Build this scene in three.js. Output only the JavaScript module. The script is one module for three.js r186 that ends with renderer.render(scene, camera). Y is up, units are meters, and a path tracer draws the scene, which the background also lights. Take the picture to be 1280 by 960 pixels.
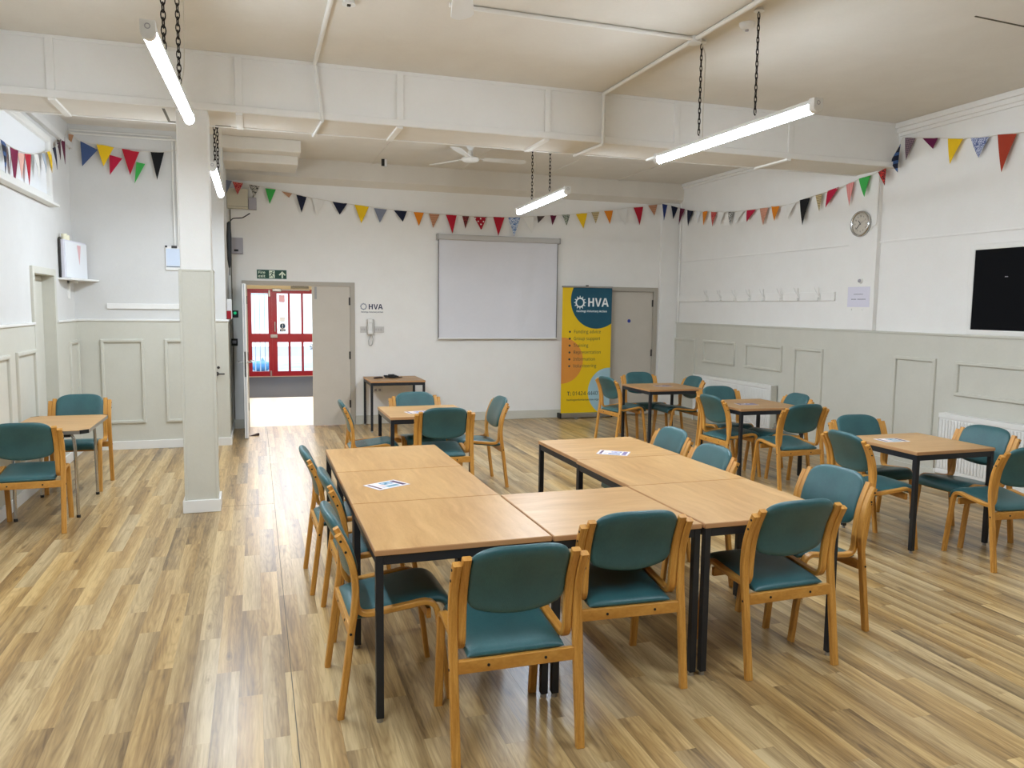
import * as THREE from 'three';
import { RoundedBoxGeometry } from 'three/addons/geometries/RoundedBoxGeometry.js';
import { mergeGeometries } from 'three/addons/utils/BufferGeometryUtils.js';
import { RectAreaLightUniformsLib } from 'three/addons/lights/RectAreaLightUniformsLib.js';
import { FontLoader } from 'three/addons/loaders/FontLoader.js';
import { TextGeometry } from 'three/addons/geometries/TextGeometry.js';

// ---------------------------------------------------------------- camera, sky, exposure
const renderer = new THREE.WebGLRenderer();
renderer.toneMapping = THREE.LinearToneMapping;
renderer.toneMappingExposure = 2.38;
renderer.shadowMap.enabled = true;
RectAreaLightUniformsLib.init();
const scene = new THREE.Scene();
const EYE = new THREE.Vector3(0, 1.72, 0), FOCAL = 978.99;             // focal length in pixels of the 1280 x 960 frame
const RIGHT = new THREE.Vector3(0.950443, 0.011525, 0.310684), UP = new THREE.Vector3(0.019468, 0.995145, -0.096472), AHEAD = new THREE.Vector3(0.310288, -0.09774, -0.945605);
const camera = new THREE.PerspectiveCamera(THREE.MathUtils.radToDeg(2 * Math.atan(480 / FOCAL)), 4 / 3, 0.05, 200);
camera.position.copy(EYE);
camera.quaternion.setFromRotationMatrix(new THREE.Matrix4().makeBasis(RIGHT, UP, AHEAD.clone().negate()));
scene.add(camera);
scene.background = new THREE.Color().setRGB(1.4, 1.6, 1.82);            // bright overcast daylight, seen through the entrance glazing
const LAMP_RADIANCE = 38, LAMP_GLOW = 25, LAMP_TINT = new THREE.Color().setRGB(0.87, 1.0, 1.16);

// ---------------------------------------------------------------- helpers
let seedState = 12345;
const rnd = () => { seedState = (seedState + 0x6d2b79f5) | 0; let t = Math.imul(seedState ^ (seedState >>> 15), 1 | seedState); t = (t + Math.imul(t ^ (t >>> 7), 61 | t)) ^ t; return ((t ^ (t >>> 14)) >>> 0) / 4294967296; };
const PI = Math.PI, lerp = (a, b, t) => a + (b - a) * t, clamp = (x, a, b) => Math.min(b, Math.max(a, x));
const ray = (px, py) => AHEAD.clone().addScaledVector(RIGHT, (px - 640) / FOCAL).addScaledVector(UP, -(py - 480) / FOCAL);
const onX = (px, py, X) => { const d = ray(px, py); return d.multiplyScalar(X / d.x).add(EYE); };
const onY = (px, py, Y) => { const d = ray(px, py); return d.multiplyScalar((Y - EYE.y) / d.y).add(EYE); };
const onZ = (px, py, Z) => { const d = ray(px, py); return d.multiplyScalar(Z / d.z).add(EYE); };

const taken = new Map();
function numbered(name) { const n = taken.get(name) ?? 0; taken.set(name, n + 1); return n ? name + '_' + String(n).padStart(3, '0') : name; }
function shadows(o) { o.castShadow = true; o.receiveShadow = true; return o; }
function thing(name, label, category, pos = [0, 0, 0], turn = 0, group) {
  const o = new THREE.Group(); o.name = numbered(name); o.position.set(...pos); o.rotation.y = turn; scene.add(o);
  o.userData = { label, category }; if (group) o.userData.group = group;
  return o;
}
function struct(name, label, pos = [0, 0, 0], turn = 0) {
  const o = new THREE.Group(); o.name = name; o.position.set(...pos); o.rotation.y = turn; scene.add(o);
  o.userData = { kind: 'structure', label };
  return o;
}
function metric(g) {                                                    // uv in metres, by the way each face points
  const p = g.attributes.position, n = g.attributes.normal, uv = new Float32Array(p.count * 2);
  for (let i = 0; i < p.count; i++) {
    const ax = Math.abs(n.getX(i)), ay = Math.abs(n.getY(i)), az = Math.abs(n.getZ(i));
    if (ay >= ax && ay >= az) { uv[2 * i] = p.getX(i); uv[2 * i + 1] = p.getZ(i); }
    else if (ax >= az) { uv[2 * i] = p.getZ(i); uv[2 * i + 1] = p.getY(i); }
    else { uv[2 * i] = p.getX(i); uv[2 * i + 1] = p.getY(i); }
  }
  g.setAttribute('uv', new THREE.BufferAttribute(uv, 2));
  return g;
}
const plain = (g) => { const h = g.index ? g.toNonIndexed() : g; for (const k of Object.keys(h.attributes)) if (!['position', 'normal', 'uv'].includes(k)) h.deleteAttribute(k); return h; };
const merge = (list) => (list.length === 1 ? list[0] : mergeGeometries(list.map(plain)));
// bx: a box from corner to corner; rb: the same with rounded edges
const bx = (x0, x1, y0, y1, z0, z1) => metric(new THREE.BoxGeometry(x1 - x0, y1 - y0, z1 - z0).translate((x0 + x1) / 2, (y0 + y1) / 2, (z0 + z1) / 2));
const rb = (x0, x1, y0, y1, z0, z1, r = 0.004, s = 2) => metric(plain(new RoundedBoxGeometry(x1 - x0, y1 - y0, z1 - z0, s, r)).translate((x0 + x1) / 2, (y0 + y1) / 2, (z0 + z1) / 2));
function tube(points, r, seg = 24, rad = 8, closed = false) {
  const c = new THREE.CatmullRomCurve3(points.map((p) => new THREE.Vector3(...p)), closed, 'catmullrom', 0.25);
  return new THREE.TubeGeometry(c, seg, r, rad, closed);
}
function rod(a, b, r, rad = 10) {
  const A = new THREE.Vector3(...a), B = new THREE.Vector3(...b), L = A.distanceTo(B);
  const g = new THREE.CylinderGeometry(r, r, L, rad);
  g.applyQuaternion(new THREE.Quaternion().setFromUnitVectors(new THREE.Vector3(0, 1, 0), B.clone().sub(A).normalize()));
  return g.translate((A.x + B.x) / 2, (A.y + B.y) / 2, (A.z + B.z) / 2);
}
function part(name, g, m, parent, label) {
  const o = shadows(new THREE.Mesh(Array.isArray(g) ? merge(g) : g, m)); o.name = name; parent.add(o);
  if (label) o.userData.label = label;
  return o;
}
function frameRing(w, h, b, d, x = 0, y = 0, z = 0) {                   // a moulded rectangular frame: outer w x h, bar b, depth d, lower left corner at x, y
  const s = new THREE.Shape([[0, 0], [w, 0], [w, h], [0, h]].map((p) => new THREE.Vector2(...p)));
  s.holes.push(new THREE.Path([[b, b], [b, h - b], [w - b, h - b], [w - b, b]].map((p) => new THREE.Vector2(...p))));
  const bev = Math.min(b * 0.25, d * 0.4);
  return metric(new THREE.ExtrudeGeometry(s, { depth: d - bev, bevelEnabled: true, bevelThickness: bev, bevelSize: bev, bevelOffset: -bev, bevelSegments: 2 }).translate(x, y, z));
}

// ---------------------------------------------------------------- noise and textures
const hash = (x, y, s) => { let h = Math.imul(x, 374761393) + Math.imul(y, 668265263) + Math.imul(s, 2147483647); h = Math.imul(h ^ (h >>> 13), 1274126177); return ((h ^ (h >>> 16)) >>> 0) / 4294967296; };
function vnoise(x, y, s, wx = 0, wy = 0) {
  const xi = Math.floor(x), yi = Math.floor(y), fx = x - xi, fy = y - yi, u = fx * fx * (3 - 2 * fx), v = fy * fy * (3 - 2 * fy);
  let x0 = xi, x1 = xi + 1, y0 = yi, y1 = yi + 1;
  if (wx) { x0 = ((x0 % wx) + wx) % wx; x1 = x0 + 1 === wx ? 0 : x0 + 1; }
  if (wy) { y0 = ((y0 % wy) + wy) % wy; y1 = y0 + 1 === wy ? 0 : y0 + 1; }
  const a = hash(x0, y0, s), b = hash(x1, y0, s), c = hash(x0, y1, s), d = hash(x1, y1, s), e = a + (b - a) * u;
  return e + (c + (d - c) * u - e) * v;
}
const fbm = (x, y, s, wx = 0, wy = 0) => 0.55 * vnoise(x, y, s, wx, wy) + 0.3 * vnoise(x * 2, y * 2, s + 7, wx * 2, wy * 2) + 0.15 * vnoise(x * 4, y * 4, s + 13, wx * 4, wy * 4);
function dataTexture(w, h, f, srgb = true) {
  const d = new Uint8Array(w * h * 4);
  for (let y = 0; y < h; y++) for (let x = 0; x < w; x++) { const c = f(x / w, y / h, x, y), i = (y * w + x) * 4; d[i] = clamp(c[0], 0, 255); d[i + 1] = clamp(c[1], 0, 255); d[i + 2] = clamp(c[2], 0, 255); d[i + 3] = 255; }
  const t = new THREE.DataTexture(d, w, h); t.magFilter = THREE.LinearFilter; t.minFilter = THREE.LinearMipmapLinearFilter; t.generateMipmaps = true;
  t.wrapS = t.wrapT = THREE.RepeatWrapping; if (srgb) t.colorSpace = THREE.SRGBColorSpace; t.needsUpdate = true;
  return t;
}
function canvasTexture(w, h, draw) {
  const c = document.createElement('canvas'); c.width = w; c.height = h; const g = c.getContext('2d'); draw(g, w, h);
  const t = new THREE.CanvasTexture(c); t.colorSpace = THREE.SRGBColorSpace; t.magFilter = THREE.LinearFilter; return t;
}
const mix3 = (a, b, t) => [lerp(a[0], b[0], t), lerp(a[1], b[1], t), lerp(a[2], b[2], t)];
const rep = (t, x, y = x) => { const c = t.clone(); c.repeat.set(x, y); c.needsUpdate = true; return c; };

// printed vinyl planks: 40 plank faces in two columns of twenty
const PLANK_ROWS = 20, PLANK_COLS = 2;
const plankLooks = Array.from({ length: PLANK_ROWS * PLANK_COLS }, () => ({ tone: rnd(), grey: rnd(), cx: 0.15 + 0.7 * rnd(), cv: 0.3 + 0.4 * rnd(), ring: rnd(), stripe: rnd(), side: rnd() < 0.5 ? -1 : 1, knot: rnd() < 0.45 }));
const plankMap = dataTexture(1400, 1280, (u, v, px, py) => {
  const col = px < 700 ? 0 : 1, row = Math.floor(py / 64), k = row * PLANK_COLS + col, P = plankLooks[k];
  const a = (px % 700) / 700, b = (py % 64) / 64;                    // along, across
  const X = a * 1.02, Y = b * 0.1;
  const wob = (fbm(X * 5, Y * 30, 40 + k) - 0.5);
  const dx = (a - P.cx) * (0.9 + 1.1 * P.ring), dy = (b - P.cv) * 1.5 + wob * 0.55;
  const r = Math.sqrt(dx * dx * 0.45 + dy * dy) * (P.ring > 0.45 ? 1 : 0.35) + Math.abs(dy) * (P.ring > 0.45 ? 0.1 : 0.9);
  const rings = Math.pow(0.5 + 0.5 * Math.sin(r * 34 + wob * 7), 2.5);
  const fibre = fbm(X * 9, Y * 150, 90 + k) - 0.5, coarse = fbm(X * 3, Y * 70, 150 + k) - 0.5;
  const band = clamp(0.5 + (b - 0.5) * P.side * (0.5 + 1.3 * P.stripe) + coarse * 1.5, 0, 1);
  let t = 0.10 + 0.52 * P.tone + (band - 0.5) * 0.52 + (rings - 0.3) * (0.10 + 0.10 * P.ring) + fibre * 0.5;
  if (P.knot) { const kd = Math.hypot((a - P.cx) * 1.02 * 26, (b - P.cv) * 0.1 * 85); t += 0.5 * Math.exp(-kd * kd) + 0.12 * Math.sin(kd * 7) * Math.exp(-kd * 0.6); }
  t = clamp(t, -0.1, 1.15);
  let c = t < 0.5 ? mix3([206, 173, 116], [173, 137, 83], t * 2) : mix3([173, 137, 83], [126, 96, 57], (t - 0.5) * 2);
  return mix3(c, [c[1] * 1.02, c[1] * 0.97, c[1] * 0.86], 0.35 * P.grey);
});
const plankBump = dataTexture(512, 512, (u, v) => { const n = 255 * fbm(u * 24, v * 60, 5, 24, 60); return [n, n, n]; }, false);
// beech laminate of the table tops, grain along u
const laminateMap = dataTexture(768, 768, (u, v) => {
  const w = fbm(u * 3, v * 6, 61, 3, 6), s = fbm(u * 4 + w, v * 40 + w * 3, 62, 4, 40), f = vnoise(u * 60, v * 500, 63, 60, 500), l = fbm(u * 2, v * 14 + w * 2, 64, 2, 14);
  const t = clamp(0.45 + (s - 0.5) * 0.9 + (l - 0.5) * 0.9 + (f - 0.5) * 0.25, 0, 1);
  return mix3([211, 167, 108], [185, 138, 81], t);
});
// golden beech of the chair frames, grain along u (length)
const beechMap = dataTexture(640, 384, (u, v) => {
  const w = fbm(u * 4, v * 4, 71, 4, 4), s = fbm(u * 5 + w, v * 26 + w * 3, 72, 5, 26), f = vnoise(u * 90, v * 160, 73, 90, 160);
  const t = clamp(0.5 + (s - 0.5) * 1.3 + (f - 0.5) * 0.3, 0, 1);
  return mix3([220, 164, 80], [183, 123, 47], t);
});
const grainBump = dataTexture(512, 512, (u, v) => { const n = 255 * fbm(u * 12, v * 90, 8, 12, 90); return [n, n, n]; }, false);
const leatherBump = dataTexture(512, 512, (u, v) => { const n = 255 * (0.6 * vnoise(u * 90, v * 90, 21, 90, 90) + 0.4 * vnoise(u * 180, v * 180, 22, 180, 180)); return [n, n, n]; }, false);
const leatherMap = dataTexture(512, 512, (u, v) => { const n = fbm(u * 6, v * 6, 31, 6, 6), s = vnoise(u * 70, v * 70, 32, 70, 70); return mix3([43, 84, 87], [55, 100, 102], clamp(n + (s - 0.5) * 0.3, 0, 1)); });
const paintBump = dataTexture(512, 512, (u, v) => { const n = 255 * (0.7 * fbm(u * 10, v * 10, 41, 10, 10) + 0.3 * vnoise(u * 200, v * 200, 42, 200, 200)); return [n, n, n]; }, false);
const paintMap = (a, b, s) => dataTexture(512, 512, (u, v) => mix3(a, b, clamp(fbm(u * 5, v * 5, s, 5, 5) * 0.8 + vnoise(u * 60, v * 60, s + 1, 60, 60) * 0.2, 0, 1)));
const matMap = dataTexture(512, 512, (u, v) => { const n = hash(Math.floor(u * 512), Math.floor(v * 512), 51); const r = 0.5 + 0.5 * Math.sin(v * 2 * PI * 60); return mix3([44, 46, 50], [70, 72, 76], n * 0.7 + r * 0.3); });
const pavingMap = dataTexture(512, 512, (u, v) => { const n = fbm(u * 12, v * 12, 81, 12, 12), s = hash(Math.floor(u * 512), Math.floor(v * 512), 82); return mix3([128, 140, 152], [170, 180, 190], clamp(n + (s - 0.5) * 0.4, 0, 1)); });

const std = (o) => new THREE.MeshStandardMaterial({ roughness: 0.6, ...o });
const wallPaint = (a, b, s, rough = 0.75) => std({ map: paintMap(a, b, s), roughness: rough, bumpMap: paintBump, bumpScale: 0.0012 });
const M = {
  plank: std({ map: plankMap, roughness: 0.31, bumpMap: rep(plankBump, 1), bumpScale: 0.0004 }),
  subfloor: std({ color: '#3b3024', roughness: 0.9 }),
  laminate: std({ map: laminateMap, roughness: 0.36 }),
  edge: std({ color: '#b98a5c', roughness: 0.5 }),
  shadedLaminate: std({ color: '#dcd6cc', map: laminateMap, roughness: 0.4 }),  // beech top, dimmer light darkened into its colour; also the brown wall table
  black: std({ color: '#23262b', roughness: 0.42, metalness: 0.2 }),
  blackPlastic: std({ color: '#121314', roughness: 0.5 }),
  beech: std({ map: beechMap, roughness: 0.4, bumpMap: grainBump, bumpScale: 0.0003 }),
  vinyl: std({ map: leatherMap, roughness: 0.34, bumpMap: rep(leatherBump, 4), bumpScale: 0.0006 }),
  white: wallPaint([244, 242, 237], [239, 236, 230], 101),
  dimmedWhite: wallPaint([221, 219, 215], [214, 212, 207], 113),  // wall white with its colour darkened to offset strong light from nearby lamps
  ceiling: wallPaint([230, 224, 213], [222, 215, 203], 103, 0.85),
  stone: wallPaint([213, 210, 197], [205, 202, 188], 105, 0.55),
  whiteGloss: std({ color: '#eceae4', roughness: 0.4 }),
  whitePlastic: std({ color: '#e9e8e4', roughness: 0.45 }),
  door: std({ map: paintMap([206, 198, 185], [199, 191, 177], 107), roughness: 0.5 }),
  doorFrame: std({ color: '#b3ab9d', roughness: 0.5 }),
  chrome: new THREE.MeshStandardMaterial({ color: '#c9c9c8', metalness: 1, roughness: 0.22 }),
  steel: new THREE.MeshStandardMaterial({ color: '#a8a6a2', metalness: 0.9, roughness: 0.4 }),
  darkSteel: new THREE.MeshStandardMaterial({ color: '#4a4744', metalness: 0.8, roughness: 0.45 }),
  chain: new THREE.MeshStandardMaterial({ color: '#2c2725', metalness: 0.7, roughness: 0.5 }),
  red: std({ color: '#9c1022', roughness: 0.35 }),
  green: std({ color: '#0f4a34', roughness: 0.5 }),
  boardBlack: new THREE.MeshPhysicalMaterial({ color: '#08090d', roughness: 0.8, specularIntensity: 0.3 }),
  screenFabric: std({ map: paintMap([229, 228, 232], [223, 222, 226], 109), roughness: 0.85 }),
  greyBox: std({ color: '#aaa6ac', roughness: 0.5 }),
  creamBox: std({ color: '#cfc7b0', roughness: 0.6 }),
  cord: std({ color: '#ddd7c9', roughness: 0.7 }),
  pipeWhite: std({ color: '#eae7e0', roughness: 0.55 }),
  glass: new THREE.MeshPhysicalMaterial({ color: '#ffffff', transmission: 1, thickness: 0, roughness: 0.02, ior: 1.45 }),
  paper: std({ color: '#e4e2ea', roughness: 0.8 }),
  ink: std({ color: '#2b3350', roughness: 0.7 }),
  logoGrey: std({ color: '#8c919b', roughness: 0.7 }),
  matting: std({ map: rep(matMap, 1.5), roughness: 0.95 }),
  paving: std({ map: rep(pavingMap, 0.4), roughness: 0.9 }),
  cream: wallPaint([236, 222, 186], [228, 214, 178], 111),
  thinPaper: new THREE.MeshPhysicalMaterial({ color: '#f0eae2', transmission: 0.55, thickness: 0, roughness: 1 }),
  dirt: std({ color: '#6b6455', roughness: 0.9 }),
  lampGlow: std({ color: '#ffffff', roughness: 0.5, emissive: LAMP_TINT, emissiveIntensity: LAMP_GLOW }),
};

// ---------------------------------------------------------------- room shell
const XL = -1.95, XR = 6.55, ZB = -11.39, ZF = 6.5, CE = 3.70, ZA = -10.08, XA = -0.33;   // left, right, back, front, ceiling, alcove wall, alcove corner
const DADO = 1.49, DADO_L = 1.51;
// floor: printed planks 0.101 m wide and 1.02 m long
{
  const floor = struct('floor', 'wood effect plank floor of tan and brown boards');
  part('subfloor', bx(XL - 0.15, XR + 0.15, -0.12, -0.004, ZB - 0.15, ZF + 0.1), M.subfloor, floor);
  const PW = 0.101, PL = 1.02, GAP = 0.0004;
  const variants = plankLooks.map((_, k) => {
    const g = new THREE.BoxGeometry(PW - GAP, 0.004, PL - GAP).translate(0, -0.002, 0), row = Math.floor(k / PLANK_COLS), col = k % PLANK_COLS;
    const p = g.attributes.position, uv = g.attributes.uv;
    for (let i = 0; i < p.count; i++) uv.setXY(i, (col + clamp(p.getZ(i) / PL + 0.5, 0.004, 0.996)) / PLANK_COLS, (row + clamp(p.getX(i) / PW + 0.5, 0.03, 0.97)) / PLANK_ROWS);
    return g;
  });
  const planks = [];
  for (let c = 0, x = XL + 0.032; x < XR; x += PW, c++) {
    const off = ((c * 0.37 + rnd() * 0.2) % 1) * PL;
    for (let z = ZB - PL + off; z < ZF; z += PL) {
      const z0 = Math.max(z, ZB - 0.1), z1 = Math.min(z + PL, ZF);
      if (z1 - z0 < 0.05) continue;
      const P = new THREE.Vector3(x + PW / 2, 0, (z0 + z1) / 2), q = P.clone().sub(EYE), d = q.dot(AHEAD), sx = 640 + FOCAL * q.dot(RIGHT) / d, sy = 480 - FOCAL * q.dot(UP) / d;
      const seen = d > 0.5 && sx > -80 && sx < 1360 && sy < 1080;
      planks.push({ P, len: z1 - z0, k: Math.floor(rnd() * variants.length), flip: rnd() < 0.5, size: seen ? 1 / (d * d * d) : 0 });
    }
  }
  planks.sort((a, b) => b.size - a.size);
  const rest = [];
  planks.forEach((p, i) => {
    if (i < 300) {
      const o = part(i ? 'plank_' + String(i).padStart(3, '0') : 'plank', variants[p.k], M.plank, floor);
      o.position.copy(p.P); o.scale.z = p.len / PL; o.rotation.y = p.flip ? PI : 0;
    } else {
      const m = new THREE.Matrix4().compose(p.P, new THREE.Quaternion().setFromAxisAngle(new THREE.Vector3(0, 1, 0), p.flip ? PI : 0), new THREE.Vector3(1, 1, p.len / PL));
      rest.push(variants[p.k].clone().applyMatrix4(m));
    }
  });
  part('sheet_seam', [bx(0.1275, 0.1315, -0.002, 0.0005, -11.3, -1.5), bx(-0.30, 0.13, -0.002, 0.0005, -6.972, -6.968)], M.dirt, floor, 'thin dark seam in the floor covering');
  part('planks', mergeGeometries(rest), M.plank, floor).userData.kind = 'stuff';
}
{
  const ceil = struct('ceiling', 'off white painted ceiling of wide flat boards');
  part('ceiling_boards', bx(XL - 0.15, XR + 0.15, CE, CE + 0.12, ZB - 0.15, ZF + 0.1), M.ceiling, ceil);
  const a = onY(1219, 20, CE), b = onY(1300, 37, CE);
  part('board_joint', rod([a.x, CE - 0.001, a.z], [b.x, CE - 0.001, b.z], 0.006), M.dirt, ceil, 'dark open joint between two ceiling boards');
  for (const x of [1.62, 2.9, 4.2, 5.4]) part('cover_strip', bx(x - 0.025, x + 0.025, CE - 0.008, CE, -11.3, -7.4), M.ceiling, ceil);
}
// mouldings on a wall's dado: rectangles in the wall's own plane
function panels(parent, list, z, m) { for (const [x0, x1, y0, y1] of list) part('panel_moulding', frameRing(x1 - x0, y1 - y0, 0.036, 0.025, x0, y0, z), m, parent); }
{ // right wall: local x runs along world +z, local z into the room
  const w = struct('wall_right', 'long white wall above a stone grey panelled dado', [XR, 0, 0], -PI / 2);
  part('upper_wall', bx(ZB - 0.15, ZF, 0, CE, -0.15, 0), M.white, w);
  part('dado_panel', bx(ZB, ZF, 0, DADO, 0, 0.022), M.stone, w);
  part('dado_rail', rb(ZB, ZF, DADO - 0.006, DADO + 0.018, 0, 0.036, 0.004), M.stone, w);
  panels(w, [[-11.36, -10.73, 0.32, 1.255], [-10.50, -9.66, 0.915, 1.255], [-9.41, -8.60, 0.915, 1.255], [-8.36, -7.82, 0.32, 1.255], [-6.71, -6.16, 0.3, 1.25], [-5.92, -4.5, 0.905, 1.245], [-4.2, -3.6, 0.3, 1.25], [-3.3, -2.0, 0.905, 1.245]], 0.021, M.stone);
  part('pilaster', bx(-7.46, -7.03, DADO + 0.019, 3.27, 0, 0.05), M.white, w);
  part('picture_rail', rb(ZB, ZF, 2.468, 2.486, 0, 0.016, 0.003), M.white, w);
  part('upper_board', bx(ZB, ZF, 2.486, 3.55, 0, 0.006), M.white, w);
  part('cornice', [rb(-6.84, ZF, 3.645, 3.70, 0, 0.075, 0.006), rb(-6.84, ZF, 3.60, 3.648, 0, 0.045, 0.006), rb(-6.84, ZF, 3.565, 3.602, 0, 0.022, 0.004)], M.white, w);
  part('rear_cornice', [rb(ZB, -7.4, 3.655, 3.70, 0, 0.05, 0.006), rb(ZB, -7.4, 3.62, 3.657, 0, 0.025, 0.006)], M.white, w);
  part('corner_pipe', rod([-11.3, DADO, 0.02], [-11.3, 3.4, 0.02], 0.018), M.white, w);
  const b = struct('baseboard_right', 'stone grey skirting under the panelled dado', [XR, 0, 0], -PI / 2);
  part('skirting', rb(ZB, ZF, 0, 0.13, 0.022, 0.042, 0.005), M.stone, b);
}
{ // back wall with the double doorway and the single door recess
  const w = struct('wall_back', 'plain white end wall with double doors and a single door');
  const D0 = -0.105, D1 = 1.30, DH = 1.985, E0 = 5.34, E1 = 6.14, EH = 2.0, t = ZB - 0.15;
  part('wall_surface', [bx(XA - 0.3, D0, 0, CE, t, ZB), bx(D0, D1, DH, CE, t, ZB), bx(D1, E0, 0, CE, t, ZB), bx(E0, E1, EH, CE, t, ZB), bx(E1, XR + 0.15, 0, CE, t, ZB), bx(E0, E1, 0, EH, t - 0.02, t + 0.05)], M.white, w);
  part('corner_boxing', rb(6.215, XR, 0, 3.4, ZB, ZB + 0.055, 0.004), M.white, w);
  // bulkhead with a sloping underside
  const s = new THREE.Shape([[0, 3.375], [0.13, 3.45], [0.13, CE], [0, CE]].map((p) => new THREE.Vector2(...p)));
  part('bulkhead', metric(new THREE.ExtrudeGeometry(s, { depth: XR - XA, bevelEnabled: false }).rotateY(-PI / 2).translate(XR, 0, ZB).applyMatrix4(new THREE.Matrix4())), M.ceiling, w);
  const b = struct('baseboard_back', 'pale skirting along the white end wall');
  part('skirting', [rb(1.36, 5.29, 0, 0.13, ZB, ZB + 0.02, 0.005), rb(6.2, XR - 0.04, 0, 0.13, ZB + 0.055, ZB + 0.072, 0.005), rb(XA, -0.17, 0, 0.13, ZB, ZB + 0.02, 0.005)], M.stone, b);
  const wd = struct('door_2', 'single stone grey door beside the roller banner');
  part('door_frame', [rb(E0 - 0.055, E0 + 0.01, 0, EH + 0.055, ZB - 0.06, ZB + 0.018, 0.004), rb(E1 - 0.01, E1 + 0.055, 0, EH + 0.055, ZB - 0.06, ZB + 0.018, 0.004), rb(E0 - 0.05, E1 + 0.05, EH - 0.01, EH + 0.055, ZB - 0.06, ZB + 0.017, 0.004)], M.doorFrame, wd);
  const leaf = part('door_leaf', rb(E0 + 0.012, E1 - 0.013, 0.008, EH - 0.013, ZB - 0.062, ZB - 0.022, 0.003), M.door, wd);
  for (const y of [0.25, 0.95, 1.75]) part('hinge', rb(E1 - 0.03, E1 - 0.004, y, y + 0.11, ZB - 0.03, ZB - 0.008, 0.003), M.darkSteel, leaf);
  part('fire_door_disc', new THREE.CylinderGeometry(0.028, 0.028, 0.003, 24).rotateX(PI / 2).translate(5.71, 1.52, ZB - 0.02), std({ color: '#22369a', roughness: 0.5 }), leaf, 'small blue fire door disc');
}
{ // alcove block: the wall behind the pillar and the return beside the double doors
  const w = struct('wall_alcove', 'white wall with stone grey panels behind the pillar');
  part('upper_wall', bx(XL - 0.15, XA, 0, CE, ZB - 0.15, ZA), M.dimmedWhite, w);
  part('dado_panel', [bx(XL, XA, 0, DADO_L, ZA, ZA + 0.02), bx(XA, XA + 0.018, 0, DADO_L, ZB, ZA + 0.02)], M.stone, w);
  part('dado_rail', [rb(XL, XA + 0.03, DADO_L - 0.004, DADO_L + 0.02, ZA, ZA + 0.034, 0.004), rb(XA, XA + 0.03, DADO_L - 0.004, DADO_L + 0.02, ZB, ZA + 0.02, 0.004)], M.whiteGloss, w);
  panels(w, [[-1.70, -1.24, 0.31, 1.298], [-1.022, -0.56, 0.31, 1.298]], ZA + 0.019, M.stone);
  part('cover_lath', rb(-1.618, -0.5, 1.648, 1.71, ZA, ZA + 0.02, 0.003), M.white, w);
  part('ceiling_duct', [rb(-0.42, 0.57, 3.555, CE, ZA - 0.6, ZA + 0.02, 0.01), rb(-0.42, 0.55, 3.45, 3.56, ZA - 0.9, ZA - 0.25, 0.01)], M.ceiling, w);
  const b = struct('baseboard_alcove', 'white skirting along the alcove wall');
  part('skirting', [rb(XL, XA + 0.036, 0, 0.10, ZA + 0.02, ZA + 0.038, 0.004), rb(XA + 0.018, XA + 0.036, 0, 0.10, ZB, ZA + 0.03, 0.004)], M.whiteGloss, b);
}
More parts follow.
